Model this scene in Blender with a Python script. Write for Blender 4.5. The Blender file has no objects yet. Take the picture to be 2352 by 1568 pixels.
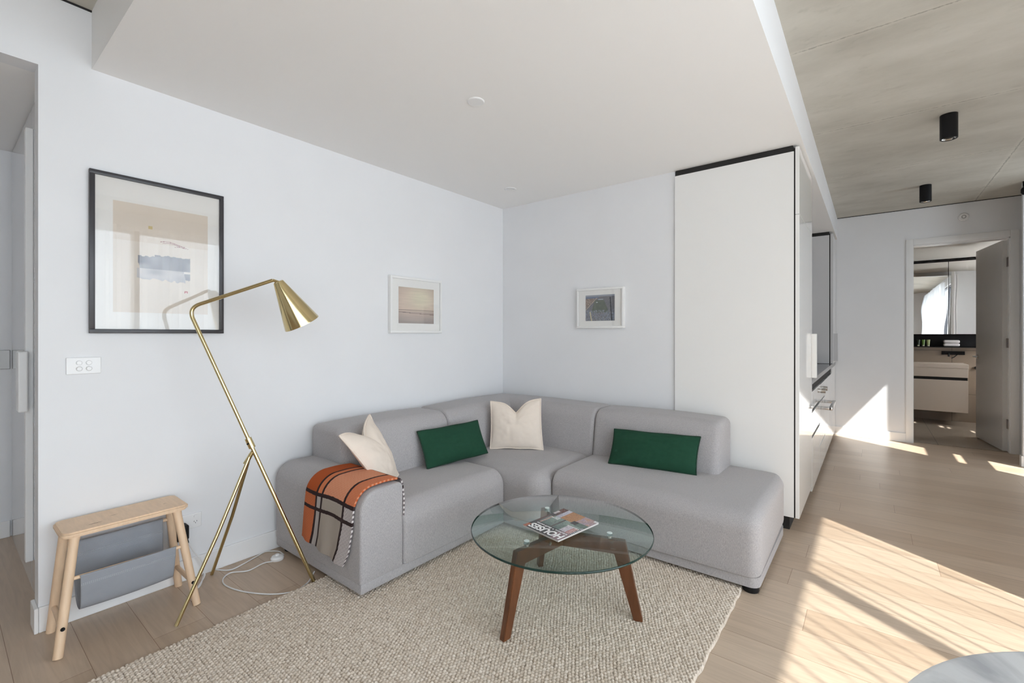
import bpy, bmesh, math, random
import numpy as np
from mathutils import Vector, Matrix, noise

random.seed(7)
SC = bpy.context.scene
COL = SC.collection
R = math.radians

# ------------------------------------------------------------------ camera
cam_d = bpy.data.cameras.new('camera')
cam = bpy.data.objects.new('camera', cam_d)
COL.objects.link(cam)
SC.camera = cam
cam_d.sensor_width = 36.0
cam_d.lens = 16.06
cam_d.shift_y = -16.0 / 2352.0
cam_d.clip_start = 0.02
cam.location = (0, 0, 1.25)
cam.rotation_euler = (R(90), 0, R(38.15 - 90))

# ------------------------------------------------------------------ view
SC.view_settings.view_transform = 'Standard'
SC.view_settings.look = 'None'
SC.view_settings.exposure = 0.14
SC.view_settings.gamma = 1.0
SC.view_settings.use_curve_mapping = False
SC.cycles.max_bounces = 14
SC.cycles.diffuse_bounces = 8
SC.cycles.glossy_bounces = 6
SC.cycles.transparent_max_bounces = 24
SC.cycles.sample_clamp_indirect = 6.0
SC.cycles.caustics_reflective = False
SC.cycles.caustics_refractive = False

# ------------------------------------------------------------------ sky
W = bpy.data.worlds.new('sky')
SC.world = W
W.use_nodes = True
_n = W.node_tree.nodes; _l = W.node_tree.links
_bg = _n['Background']
_bg.inputs['Color'].default_value = (0.80, 0.89, 1.0, 1)
_bg.inputs['Strength'].default_value = 6.6

# ------------------------------------------------------------------ sun : travels +X +Y and down
sun_d = bpy.data.lights.new('sun', 'SUN')
sun_d.energy = 14.0
sun_d.angle = R(0.7)
sun_d.color = (1.0, 0.965, 0.92)
sun = bpy.data.objects.new('sun', sun_d)
COL.objects.link(sun)
SUNDIR = Vector((0.525, 0.75, -1.0)).normalized()
sun.rotation_euler = (-SUNDIR).to_track_quat('Z', 'Y').to_euler()
sun.location = (-2, -6, 6)

# sky portals in the window openings (they emit nothing themselves)
def portal(name, x0, x1, z0, z1, y, ry=0):
    d = bpy.data.lights.new(name, 'AREA')
    d.shape = 'RECTANGLE'; d.size = x1 - x0; d.size_y = z1 - z0
    d.cycles.is_portal = True
    o = bpy.data.objects.new(name, d); COL.objects.link(o)
    o.location = ((x0 + x1) / 2, y, (z0 + z1) / 2)
    o.rotation_euler = (R(90), 0, 0)
    return o
portal('sky_portal', -2.2, 2.54, 0.1, 2.5, -1.60)
portal('sky_portal', 5.55, 6.05, 0.1, 2.62, -1.60)
portal('sky_portal', 7.50, 7.72, 0.9, 2.1, -1.99)

# ------------------------------------------------------------------ helpers
def s2l(c):
    """sRGB 0-255 -> linear"""
    out = []
    for v in c[:3]:
        v = v / 255.0
        out.append(v / 12.92 if v <= 0.04045 else ((v + 0.055) / 1.055) ** 2.4)
    return tuple(out)

def s2l_np(a):
    a = np.asarray(a, dtype=np.float64) / 255.0
    return np.where(a <= 0.04045, a / 12.92, ((a + 0.055) / 1.055) ** 2.4)

MATS = {}
def mat(name, col, rough=0.5, metal=0.0, spec=0.5, var=0.0, vscale=8.0, bump=0.0, bscale=200.0,
        bstretch=(1, 1, 1), coat=0.0, emit=None, estr=0.0, sheen=0.0, attr=False, vstretch=(1, 1, 1), col2=None):
    if name in MATS:
        return MATS[name]
    m = bpy.data.materials.new(name)
    m.use_nodes = True
    nt = m.node_tree; n = nt.nodes; l = nt.links
    p = n['Principled BSDF']
    p.inputs['Base Color'].default_value = (*col, 1)
    p.inputs['Roughness'].default_value = rough
    p.inputs['Metallic'].default_value = metal
    p.inputs['Specular IOR Level'].default_value = spec
    p.inputs['Coat Weight'].default_value = coat
    p.inputs['Coat Roughness'].default_value = 0.05
    if sheen:
        p.inputs['Sheen Weight'].default_value = sheen
    if emit:
        p.inputs['Emission Color'].default_value = (*emit, 1)
        p.inputs['Emission Strength'].default_value = estr
    tc = n.new('ShaderNodeTexCoord')
    if attr:
        a = n.new('ShaderNodeAttribute'); a.attribute_name = 'Col'
        l.new(a.outputs['Color'], p.inputs['Base Color'])
    elif var > 0 or col2:
        mp = n.new('ShaderNodeMapping'); mp.inputs['Scale'].default_value = vstretch
        l.new(tc.outputs['Object'], mp.inputs['Vector'])
        nz = n.new('ShaderNodeTexNoise'); nz.inputs['Scale'].default_value = vscale
        nz.inputs['Detail'].default_value = 6
        l.new(mp.outputs['Vector'], nz.inputs['Vector'])
        cr = n.new('ShaderNodeValToRGB')
        cr.color_ramp.elements[0].position = 0.3; cr.color_ramp.elements[1].position = 0.7
        c0 = tuple(max(0, v * (1 - var)) for v in col)
        c1 = col2 if col2 else tuple(min(1, v * (1 + var)) for v in col)
        cr.color_ramp.elements[0].color = (*c0, 1); cr.color_ramp.elements[1].color = (*c1, 1)
        l.new(nz.outputs['Fac'], cr.inputs['Fac'])
        l.new(cr.outputs['Color'], p.inputs['Base Color'])
    if bump > 0:
        mp2 = n.new('ShaderNodeMapping'); mp2.inputs['Scale'].default_value = bstretch
        l.new(tc.outputs['Object'], mp2.inputs['Vector'])
        nb = n.new('ShaderNodeTexNoise'); nb.inputs['Scale'].default_value = bscale
        nb.inputs['Detail'].default_value = 3
        l.new(mp2.outputs['Vector'], nb.inputs['Vector'])
        b = n.new('ShaderNodeBump'); b.inputs['Strength'].default_value = bump
        b.inputs['Distance'].default_value = 0.002
        l.new(nb.outputs['Fac'], b.inputs['Height'])
        l.new(b.outputs['Normal'], p.inputs['Normal'])
    MATS[name] = m
    return m

def mesh_obj(name, me, m=None, parent=None, smooth=False):
    if m is not None:
        for mm in (m if isinstance(m, (list, tuple)) else [m]):
            me.materials.append(mm)
    if smooth:
        me.polygons.foreach_set('use_smooth', [True] * len(me.polygons))
    o = bpy.data.objects.new(name, me)
    COL.objects.link(o)
    if parent is not None:
        o.parent = parent
    return o

def bm_obj(name, bm, m=None, parent=None, smooth=False, auto=None):
    me = bpy.data.meshes.new(name)
    bm.normal_update()
    bm.to_mesh(me); bm.free()
    o = mesh_obj(name, me, m, parent, smooth)
    if auto is not None:
        me.polygons.foreach_set('use_smooth', [True] * len(me.polygons))
        try:
            me.set_sharp_from_angle(angle=R(auto))
        except Exception:
            pass
    return o

def add_box(bm, x0, x1, y0, y1, z0, z1, bev=0.0, seg=2, mi=0):
    r = bmesh.ops.create_cube(bm, size=1.0)
    vs = r['verts']
    for v in vs:
        v.co = Vector(((x0 + x1) / 2 + v.co.x * (x1 - x0), (y0 + y1) / 2 + v.co.y * (y1 - y0), (z0 + z1) / 2 + v.co.z * (z1 - z0)))
    fs = list({f for v in vs for f in v.link_faces})
    for f in fs:
        f.material_index = mi
    if bev > 0:
        es = list({e for v in vs for e in v.link_edges})
        rr = bmesh.ops.bevel(bm, geom=es, offset=bev, segments=seg, profile=0.5, affect='EDGES')
        for f in rr['faces']:
            f.material_index = mi
    return vs

def box(name, x0, x1, y0, y1, z0, z1, m, parent=None, bev=0.0, seg=2):
    bm = bmesh.new(); add_box(bm, x0, x1, y0, y1, z0, z1, bev, seg)
    return bm_obj(name, bm, m, parent)

def add_prism(bm, pts, z0, z1, bev=0.0, seg=2):
    """vertical extrusion of a polygon given in XY"""
    vs = [bm.verts.new((p[0], p[1], z0)) for p in pts]
    f = bm.faces.new(vs)
    r = bmesh.ops.extrude_face_region(bm, geom=[f])
    nv = [g for g in r['geom'] if isinstance(g, bmesh.types.BMVert)]
    for v in nv: v.co.z = z1
    bmesh.ops.recalc_face_normals(bm, faces=bm.faces[:])
    if bev > 0:
        es = [e for e in bm.edges if all(abs(v.co.z - z1) < 1e-6 for v in e.verts) or all(abs(v.co.z - z0) < 1e-6 for v in e.verts)]
        bmesh.ops.bevel(bm, geom=es, offset=bev, segments=seg, affect='EDGES')

def frame_of(d):
    d = d.normalized()
    up = Vector((0, 0, 1)) if abs(d.z) < 0.95 else Vector((1, 0, 0))
    a = d.cross(up).normalized(); b = d.cross(a).normalized()
    return a, b

def add_tube(bm, pts, rad, seg=16, caps=True, mi=0):
    """tube along points, rad a number or list"""
    pts = [Vector(p) for p in pts]
    if not isinstance(rad, (list, tuple)): rad = [rad] * len(pts)
    rings = []
    d0 = (pts[1] - pts[0]).normalized()
    a, b = frame_of(d0)
    for i, p in enumerate(pts):
        if i == 0: d = d0
        elif i == len(pts) - 1: d = (pts[-1] - pts[-2]).normalized()
        else: d = ((pts[i + 1] - p).normalized() + (p - pts[i - 1]).normalized()).normalized()
        a = (a - d * a.dot(d)).normalized()
        b = d.cross(a).normalized()
        ring = [bm.verts.new(p + (a * math.cos(2 * math.pi * k / seg) + b * math.sin(2 * math.pi * k / seg)) * rad[i]) for k in range(seg)]
        rings.append(ring)
    for i in range(len(rings) - 1):
        for k in range(seg):
            f = bm.faces.new((rings[i][k], rings[i][(k + 1) % seg], rings[i + 1][(k + 1) % seg], rings[i + 1][k]))
            f.material_index = mi
    if caps:
        bm.faces.new(rings[0][::-1]).material_index = mi
        bm.faces.new(rings[-1]).material_index = mi

def tube(name, pts, rad, m, parent=None, seg=16):
    bm = bmesh.new(); add_tube(bm, pts, rad, seg)
    bmesh.ops.recalc_face_normals(bm, faces=bm.faces[:])
    return bm_obj(name, bm, m, parent, auto=40)

def smooth_path(pts, n=8):
    """Catmull-Rom"""
    P = [Vector(p) for p in pts]
    P = [P[0] * 2 - P[1]] + P + [P[-1] * 2 - P[-2]]
    out = []
    for i in range(1, len(P) - 2):
        for k in range(n):
            t = k / n
            p0, p1, p2, p3 = P[i - 1], P[i], P[i + 1], P[i + 2]
            out.append(0.5 * ((2 * p1) + (p2 - p0) * t + (2 * p0 - 5 * p1 + 4 * p2 - p3) * t * t + (3 * p1 - p0 - 3 * p2 + p3) * t ** 3))
    out.append(P[-2])
    return out

def lathe(name, prof, center, m, parent=None, seg=48, axis=Vector((0, 0, 1)), auto=35, closed=False):
    """prof: list of (r, h) along axis"""
    bm = bmesh.new()
    axis = Vector(axis).normalized(); a, b = frame_of(axis)
    c = Vector(center); rings = []
    for r, h in prof:
        if r < 1e-6:
            rings.append([bm.verts.new(c + axis * h)])
        else:
            rings.append([bm.verts.new(c + axis * h + (a * math.cos(2 * math.pi * k / seg) + b * math.sin(2 * math.pi * k / seg)) * r) for k in range(seg)])
    n = len(rings)
    for i in range(n if closed else n - 1):
        A, B = rings[i], rings[(i + 1) % n]
        for k in range(seg):
            k2 = (k + 1) % seg
            if len(A) == 1 and len(B) == 1: continue
            if len(A) == 1: bm.faces.new((A[0], B[k], B[k2]))
            elif len(B) == 1: bm.faces.new((A[k], A[k2], B[0]))
            else: bm.faces.new((A[k], A[k2], B[k2], B[k]))
    bmesh.ops.recalc_face_normals(bm, faces=bm.faces[:])
    return bm_obj(name, bm, m, parent, auto=auto)

def empty(name, loc=(0, 0, 0), rz=0):
    o = bpy.data.objects.new(name, None); COL.objects.link(o)
    o.location = loc; o.rotation_euler = (0, 0, rz)
    o.empty_display_size = 0.1
    return o

def tag(o, label=None, cat=None, group=None, kind=None):
    if label: o['label'] = label
    if cat: o['category'] = cat
    if group: o['group'] = group
    if kind: o['kind'] = kind
    return o

def struct(o):
    o['kind'] = 'structure'
    return o

def soft_box(x0, x1, y0, y1, z0, z1, r, n=14, m=7, fn=None, clampz=True):
    """rounded box mesh (dense). Bottom cut flat at z0. fn(x,y,z,u,v,w)->xyz deform (numpy)"""
    zz0 = z0 - r if clampz else z0
    c = np.array([(x0 + x1) / 2, (y0 + y1) / 2, (zz0 + z1) / 2]); h = np.array([(x1 - x0) / 2, (y1 - y0) / 2, (z1 - zz0) / 2])
    def ax(hh):
        t = np.tan(np.linspace(0, math.pi / 4, m + 1))  # corner region spacing
        a = (hh - r) + r * t
        mid = np.linspace(-(hh - r), hh - r, n + 1)[1:-1]
        return np.concatenate([-a[::-1], mid, a])
    A = [ax(h[0]), ax(h[1]), ax(h[2])]
    verts = {}; vl = []; faces = []
    def vid(i, j, k):
        key = (i, j, k)
        if key not in verts:
            verts[key] = len(vl); vl.append((A[0][i], A[1][j], A[2][k]))
        return verts[key]
    N = [len(a) - 1 for a in A]
    for i in range(N[0]):
        for j in range(N[1]):
            faces.append((vid(i, j, N[2]), vid(i + 1, j, N[2]), vid(i + 1, j + 1, N[2]), vid(i, j + 1, N[2])))
            faces.append((vid(i, j, 0), vid(i, j + 1, 0), vid(i + 1, j + 1, 0), vid(i + 1, j, 0)))
    for i in range(N[0]):
        for k in range(N[2]):
            faces.append((vid(i, 0, k), vid(i + 1, 0, k), vid(i + 1, 0, k + 1), vid(i, 0, k + 1)))
            faces.append((vid(i, N[1], k), vid(i, N[1], k + 1), vid(i + 1, N[1], k + 1), vid(i + 1, N[1], k)))
    for j in range(N[1]):
        for k in range(N[2]):
            faces.append((vid(0, j, k), vid(0, j, k + 1), vid(0, j + 1, k + 1), vid(0, j + 1, k)))
            faces.append((vid(N[0], j, k), vid(N[0], j + 1, k), vid(N[0], j + 1, k + 1), vid(N[0], j, k + 1)))
    V = np.array(vl)
    inner = np.clip(V, -(h - r), h - r)
    d = V - inner
    ln = np.linalg.norm(d, axis=1, keepdims=True); ln[ln == 0] = 1
    P = inner + d / ln * r
    uvw = P / h
    P = P + c
    if clampz:
        P[:, 2] = np.maximum(P[:, 2], z0)
    if fn: P = fn(P, uvw)
    me = bpy.data.meshes.new('soft')
    me.from_pydata(P.tolist(), [], faces)
    me.update()
    return me

def prof_box(axis, a0, a1, u0, u1, z0, z1, R0, R1, rs0, rs1, fn=None, na=26):
    """rounded-rectangle section (u,z) extruded along axis (0=X,1=Y); top corners R0 (low u) and R1, end edge radii rs0, rs1"""
    def section(off):
        pts = []
        lo, hi, zb_, zt_ = u0 + off, u1 - off, z0 + off * 0.3, z1 - off
        rb = 0.006; k = 12
        def arc(cx, cz, r, s, e, n_):
            for i in range(n_ + 1):
                a = math.radians(s + (e - s) * i / n_); pts.append((cx + r * math.cos(a), cz + r * math.sin(a)))
        def seg(p, q, n_):
            for i in range(1, n_): pts.append((p[0] + (q[0] - p[0]) * i / n_, p[1] + (q[1] - p[1]) * i / n_))
        r0 = max(R0 - off, 0.004); r1 = max(R1 - off, 0.004)
        arc(lo + rb, zb_ + rb, rb, 270, 180, 3); seg((lo, zb_ + rb), (lo, zt_ - r0), 8)
        arc(lo + r0, zt_ - r0, r0, 180, 90, k); seg((lo + r0, zt_), (hi - r1, zt_), 18)
        arc(hi - r1, zt_ - r1, r1, 90, 0, k); seg((hi, zt_ - r1), (hi, zb_ + rb), 8)
        arc(hi - rb, zb_ + rb, rb, 0, -90, 3)
        return pts
    m_ = 6
    rs = []
    for i in range(m_):
        th = math.pi / 2 * i / m_
        rs.append((a0 + rs0 * (1 - math.cos(th)), rs0 * (1 - math.sin(th))))
    for i in range(na + 1): rs.append((a0 + rs0 + (a1 - rs1 - a0 - rs0) * i / na, 0.0))
    for i in range(m_ - 1, -1, -1):
        th = math.pi / 2 * i / m_
        rs.append((a1 - rs1 * (1 - math.cos(th)), rs1 * (1 - math.sin(th))))
    V = []; npt = None
    for a, o in rs:
        sec = section(o); npt = len(sec)
        for u_, z_ in sec:
            V.append((a, u_, z_) if axis == 0 else (u_, a, z_))
    nr = len(rs); F = []
    for i in range(nr - 1):
        for k in range(npt):
            k2 = (k + 1) % npt
            F.append((i * npt + k, i * npt + k2, (i + 1) * npt + k2, (i + 1) * npt + k))
    # end caps: shrinking loops
    P = np.array(V)
    for ring, flip in ((0, True), (nr - 1, False)):
        base = P[ring * npt:(ring + 1) * npt]; cen = base.mean(0); prev = list(range(ring * npt, (ring + 1) * npt))
        for sc_ in (0.8, 0.5, 0.2):
            nw = cen + (base - cen) * sc_; st = len(P); P = np.concatenate([P, nw]); cur = list(range(st, st + npt))
            for k in range(npt):
                k2 = (k + 1) % npt
                f = (prev[k], prev[k2], cur[k2], cur[k])
                F.append(f[::-1] if not flip else f)
            prev = cur
        F.append(tuple(prev) if flip else tuple(prev[::-1]))
    lo = P.min(0); hi = P.max(0); q = (P - (lo + hi) / 2) / ((hi - lo) / 2)
    if fn: P = fn(P, q)
    me = bpy.data.meshes.new('prof'); me.from_pydata(P.tolist(), [], F); me.update()
    bm = bmesh.new(); bm.from_mesh(me); bmesh.ops.recalc_face_normals(bm, faces=bm.faces[:]); bm.to_mesh(me); bm.free()
    return me

def color_grid(name, origin, U, V, nu, nv, fn, m, parent=None, zfn=None):
    """flat grid; fn(u,v)->sRGB(0..255) arrays (..,3) with u,v in 0..1"""
    u = np.linspace(0, 1, nu + 1); v = np.linspace(0, 1, nv + 1)
    uu, vv = np.meshgrid(u, v)
    O = np.array(origin); U = np.array(U); V = np.array(V)
    P = O + uu[..., None] * U + vv[..., None] * V
    if zfn is not None:
        nrm = np.cross(U, V); nrm = nrm / np.linalg.norm(nrm)
        P = P + zfn(uu, vv)[..., None] * nrm
    idx = np.arange((nu + 1) * (nv + 1)).reshape(nv + 1, nu + 1)
    F = np.stack([idx[:-1, :-1], idx[:-1, 1:], idx[1:, 1:], idx[1:, :-1]], -1).reshape(-1, 4)
    me = bpy.data.meshes.new(name)
    grid_mesh(me, P.reshape(-1, 3), F)
    C = s2l_np(fn(uu, vv)).reshape(-1, 3)
    set_cols(me, C)
    return mesh_obj(name, me, m, parent, smooth=True)

def grid_mesh(me, P, F):
    me.vertices.add(len(P)); me.vertices.foreach_set('co', P.astype(np.float32).ravel())
    k = F.shape[1]
    me.loops.add(F.size); me.loops.foreach_set('vertex_index', F.astype(np.int32).ravel())
    me.polygons.add(len(F))
    me.polygons.foreach_set('loop_start', np.arange(0, F.size, k, dtype=np.int32))
    me.update(calc_edges=True); me.validate()

def set_cols(me, C):
    a = me.color_attributes.new('Col', 'FLOAT_COLOR', 'POINT')
    rgba = np.ones((len(C), 4), dtype=np.float32); rgba[:, :3] = C
    a.data.foreach_set('color', rgba.ravel())

def vnoise(x, y, seed=0):
    """smooth value noise, numpy"""
    xi = np.floor(x).astype(np.int64); yi = np.floor(y).astype(np.int64)
    fx = x - xi; fy = y - yi
    fx = fx * fx * (3 - 2 * fx); fy = fy * fy * (3 - 2 * fy)
    def h(a, b):
        n = (a * 374761393 + b * 668265263 + seed * 974634777) & 0xffffffff
        n = ((n ^ (n >> 13)) * 1274126177) & 0xffffffff
        n = n ^ (n >> 16)
        return (n & 0xffff) / 65535.0
    return (h(xi, yi) * (1 - fx) + h(xi + 1, yi) * fx) * (1 - fy) + (h(xi, yi + 1) * (1 - fx) + h(xi + 1, yi + 1) * fx) * fy

def mixc(a, b, t):
    a = np.asarray(a, float); b = np.asarray(b, float)
    return a * (1 - t[..., None]) + b * t[..., None]

# ------------------------------------------------------------------ materials
M_WALL = mat('white_wall_paint', (0.765, 0.77, 0.785), 0.55, spec=0.3, var=0.012, vscale=3)
M_CEIL = mat('white_ceiling_paint', (0.86, 0.852, 0.842), 0.7, spec=0.2)
M_TRIM = mat('white_gloss_trim', (0.82, 0.82, 0.82), 0.3)
M_LAM = mat('white_laminate', (0.81, 0.805, 0.79), 0.4, spec=0.4)
M_GLOSS = mat('white_gloss_laminate', (0.81, 0.805, 0.795), 0.05, spec=0.5, coat=0.3)
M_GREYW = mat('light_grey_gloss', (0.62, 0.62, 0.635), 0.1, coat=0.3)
M_BLACK = mat('matt_black', (0.008, 0.008, 0.009), 0.5, spec=0.2)
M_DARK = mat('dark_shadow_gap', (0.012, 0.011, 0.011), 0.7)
M_STEEL = mat('brushed_steel', (0.62, 0.61, 0.60), 0.25, metal=1.0)
M_BRASS = mat('polished_brass', (0.61, 0.495, 0.265), 0.13, metal=1.0)
M_BIRCH = mat('pale_birch_wood', s2l((226, 196, 164)), 0.45, var=0.06, vscale=14, vstretch=(6, 1, 1))
M_PLAST = mat('white_plastic', (0.80, 0.80, 0.80), 0.25)
M_CORD = mat('white_cord', (0.74, 0.74, 0.74), 0.4)
M_ATTR = mat('printed_paper', (1, 1, 1), 0.45, attr=True)
M_MAGP = mat('glossy_magazine_cover', (1, 1, 1), 0.2, attr=True, coat=0.3)
M_PAPER = mat('magazine_pages', s2l((205, 200, 196)), 0.6)
M_TXT = mat('white_print', (0.86, 0.86, 0.86), 0.35)

def sofa_mat():
    m = mat('grey_woven_fabric', s2l((150, 148, 149)), 0.9, spec=0.15, sheen=0.15)
    nt = m.node_tree; n = nt.nodes; l = nt.links; p = n['Principled BSDF']
    tc = n.new('ShaderNodeTexCoord')
    mp = n.new('ShaderNodeMapping'); mp.inputs['Scale'].default_value = (1, 1, 0.22)
    l.new(tc.outputs['Object'], mp.inputs['Vector'])
    n1 = n.new('ShaderNodeTexNoise'); n1.inputs['Scale'].default_value = 460; n1.inputs['Detail'].default_value = 2
    l.new(mp.outputs['Vector'], n1.inputs['Vector'])
    n2 = n.new('ShaderNodeTexNoise'); n2.inputs['Scale'].default_value = 420; n2.inputs['Detail'].default_value = 2
    l.new(tc.outputs['Object'], n2.inputs['Vector'])
    ad = n.new('ShaderNodeMath'); ad.operation = 'ADD'
    l.new(n1.outputs['Fac'], ad.inputs[0]); l.new(n2.outputs['Fac'], ad.inputs[1])
    cr = n.new('ShaderNodeValToRGB')
    mr = n.new('ShaderNodeMapRange'); mr.inputs['From Min'].default_value = 0.7; mr.inputs['From Max'].default_value = 1.3
    l.new(ad.outputs[0], mr.inputs['Value']); l.new(mr.outputs['Result'], cr.inputs['Fac'])
    cr.color_ramp.elements[0].color = (*s2l((152, 149, 150)), 1)
    cr.color_ramp.elements[1].color = (*s2l((186, 182, 182)), 1)
    l.new(cr.outputs['Color'], p.inputs['Base Color'])
    b = n.new('ShaderNodeBump'); b.inputs['Strength'].default_value = 0.25; b.inputs['Distance'].default_value = 0.0010
    l.new(ad.outputs[0], b.inputs['Height']); l.new(b.outputs['Normal'], p.inputs['Normal'])
    return m
M_SOFA = sofa_mat()

def thin_glass(name, tint, ior=1.5, rough=0.0):
    m = bpy.data.materials.new(name); m.use_nodes = True
    nt = m.node_tree; n = nt.nodes; l = nt.links
    n.remove(n['Principled BSDF'])
    t = n.new('ShaderNodeBsdfTransparent'); t.inputs['Color'].default_value = (*tint, 1)
    g = n.new('ShaderNodeBsdfGlossy'); g.inputs['Roughness'].default_value = rough
    f = n.new('ShaderNodeFresnel'); f.inputs['IOR'].default_value = ior
    mx = n.new('ShaderNodeMixShader')
    gm = n.new('ShaderNodeNewGeometry')          # same reflectance on both faces of the sheet
    io = n.new('ShaderNodeMapRange'); io.inputs['To Min'].default_value = ior; io.inputs['To Max'].default_value = 1.0 / ior
    l.new(gm.outputs['Backfacing'], io.inputs['Value']); l.new(io.outputs[0], f.inputs['IOR'])
    l.new(f.outputs['Fac'], mx.inputs['Fac']); l.new(t.outputs[0], mx.inputs[1]); l.new(g.outputs[0], mx.inputs[2])
    l.new(mx.outputs[0], n['Material Output'].inputs['Surface'])
    return m
M_GLASS = thin_glass('window_glass', (0.97, 0.98, 0.975))
M_PGLASS = thin_glass('picture_glass', (0.985, 0.985, 0.985), 1.52)
M_TGLASS = thin_glass('table_glass', (0.86, 0.94, 0.925), 1.45)
M_TRIMGL = mat('green_glass_edge', (0.008, 0.032, 0.026), 0.08, spec=0.5, coat=0.0)
M_MIRROR = mat('mirror', (0.85, 0.85, 0.84), 0.01, metal=1.0)
def _mirror_waves():
    nt = M_MIRROR.node_tree; n = nt.nodes; l = nt.links
    tc = n.new('ShaderNodeTexCoord'); nz = n.new('ShaderNodeTexNoise'); nz.inputs['Scale'].default_value = 2.2; nz.inputs['Detail'].default_value = 0
    l.new(tc.outputs['Object'], nz.inputs['Vector'])
    b = n.new('ShaderNodeBump'); b.inputs['Strength'].default_value = 0.25; b.inputs['Distance'].default_value = 0.01
    l.new(nz.outputs['Fac'], b.inputs['Height']); l.new(b.outputs['Normal'], n['Principled BSDF'].inputs['Normal'])
_mirror_waves()

def sheer_mat():
    m = bpy.data.materials.new('white_sheer_voile'); m.use_nodes = True
    nt = m.node_tree; n = nt.nodes; l = nt.links
    n.remove(n['Principled BSDF'])
    t = n.new('ShaderNodeBsdfTransparent'); t.inputs['Color'].default_value = (1, 1, 1, 1)
    tr = n.new('ShaderNodeBsdfTranslucent'); tr.inputs['Color'].default_value = (0.88, 0.89, 0.9, 1)
    d = n.new('ShaderNodeBsdfDiffuse'); d.inputs['Color'].default_value = (0.85, 0.85, 0.86, 1)
    m1 = n.new('ShaderNodeMixShader'); m1.inputs['Fac'].default_value = 0.45
    l.new(tr.outputs[0], m1.inputs[1]); l.new(d.outputs[0], m1.inputs[2])
    m2 = n.new('ShaderNodeMixShader'); m2.inputs['Fac'].default_value = 0.50
    l.new(t.outputs[0], m2.inputs[1]); l.new(m1.outputs[0], m2.inputs[2])
    l.new(m2.outputs[0], n['Material Output'].inputs['Surface'])
    return m
M_SHEER = sheer_mat()

def floor_mat():
    m = mat('oak_floorboards', (0.4, 0.3, 0.2), 0.32, spec=0.45)
    nt = m.node_tree; n = nt.nodes; l = nt.links; p = n['Principled BSDF']
    tc = n.new('ShaderNodeTexCoord')
    sp = n.new('ShaderNodeSeparateXYZ'); l.new(tc.outputs['Object'], sp.inputs[0])
    cb = n.new('ShaderNodeCombineXYZ')
    ax = n.new('ShaderNodeMath'); ax.operation = 'ADD'; ax.inputs[1].default_value = -0.375 + 19.0
    ay = n.new('ShaderNodeMath'); ay.operation = 'ADD'; ay.inputs[1].default_value = 20.35
    l.new(sp.outputs['X'], ax.inputs[0]); l.new(sp.outputs['Y'], ay.inputs[0])
    l.new(ay.outputs[0], cb.inputs['X']); l.new(ax.outputs[0], cb.inputs['Y'])
    br = n.new('ShaderNodeTexBrick')
    br.inputs['Scale'].default_value = 1.0
    br.inputs['Brick Width'].default_value = 1.9
    br.inputs['Row Height'].default_value = 0.19
    br.inputs['Mortar Size'].default_value = 0.0009
    br.inputs['Mortar Smooth'].default_value = 0.1
    br.inputs['Bias'].default_value = 0.0
    br.offset = 0.0; br.offset_frequency = 2
    rw = n.new('ShaderNodeMath'); rw.operation = 'DIVIDE'; rw.inputs[1].default_value = 0.19; l.new(ax.outputs[0], rw.inputs[0])
    rf = n.new('ShaderNodeMath'); rf.operation = 'FLOOR'; l.new(rw.outputs[0], rf.inputs[0])
    wn = n.new('ShaderNodeTexWhiteNoise'); wn.noise_dimensions = '1D'; l.new(rf.outputs[0], wn.inputs['W'])
    sh = n.new('ShaderNodeMath'); sh.operation = 'MULTIPLY_ADD'; sh.inputs[1].default_value = 1.9; l.new(wn.outputs['Value'], sh.inputs[0]); l.new(ay.outputs[0], sh.inputs[2])
    l.new(sh.outputs[0], cb.inputs['X'])
    br.inputs['Color1'].default_value = (*s2l((183, 161, 139)), 1)
    br.inputs['Color2'].default_value = (*s2l((200, 180, 159)), 1)
    br.inputs['Mortar'].default_value = (*s2l((132, 104, 82)), 1)
    l.new(cb.outputs[0], br.inputs['Vector'])
    mp = n.new('ShaderNodeMapping'); mp.inputs['Scale'].default_value = (14, 1.0, 1)
    l.new(tc.outputs['Object'], mp.inputs['Vector'])
    nz = n.new('ShaderNodeTexNoise'); nz.inputs['Scale'].default_value = 3.0; nz.inputs['Detail'].default_value = 8
    nz.inputs['Distortion'].default_value = 1.2
    l.new(mp.outputs[0], nz.inputs['Vector'])
    cr = n.new('ShaderNodeValToRGB')
    cr.color_ramp.elements[0].position = 0.32; cr.color_ramp.elements[0].color = (0.80, 0.79, 0.78, 1)
    cr.color_ramp.elements[1].position = 0.62; cr.color_ramp.elements[1].color = (1, 1, 1, 1)
    l.new(nz.outputs['Fac'], cr.inputs['Fac'])
    mx = n.new('ShaderNodeMix'); mx.data_type = 'RGBA'; mx.blend_type = 'MULTIPLY'; mx.inputs['Factor'].default_value = 0.75
    l.new(br.outputs['Color'], mx.inputs[6]); l.new(cr.outputs['Color'], mx.inputs[7])
    l.new(mx.outputs[2], p.inputs['Base Color'])
    mr = n.new('ShaderNodeMapRange'); mr.inputs['To Min'].default_value = 0.26; mr.inputs['To Max'].default_value = 0.42
    l.new(nz.outputs['Fac'], mr.inputs['Value']); l.new(mr.outputs[0], p.inputs['Roughness'])
    b = n.new('ShaderNodeBump'); b.inputs['Strength'].default_value = 0.08; b.inputs['Distance'].default_value = 0.001
    l.new(nz.outputs['Fac'], b.inputs['Height']); l.new(b.outputs['Normal'], p.inputs['Normal'])
    return m
M_FLOOR = floor_mat()

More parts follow.
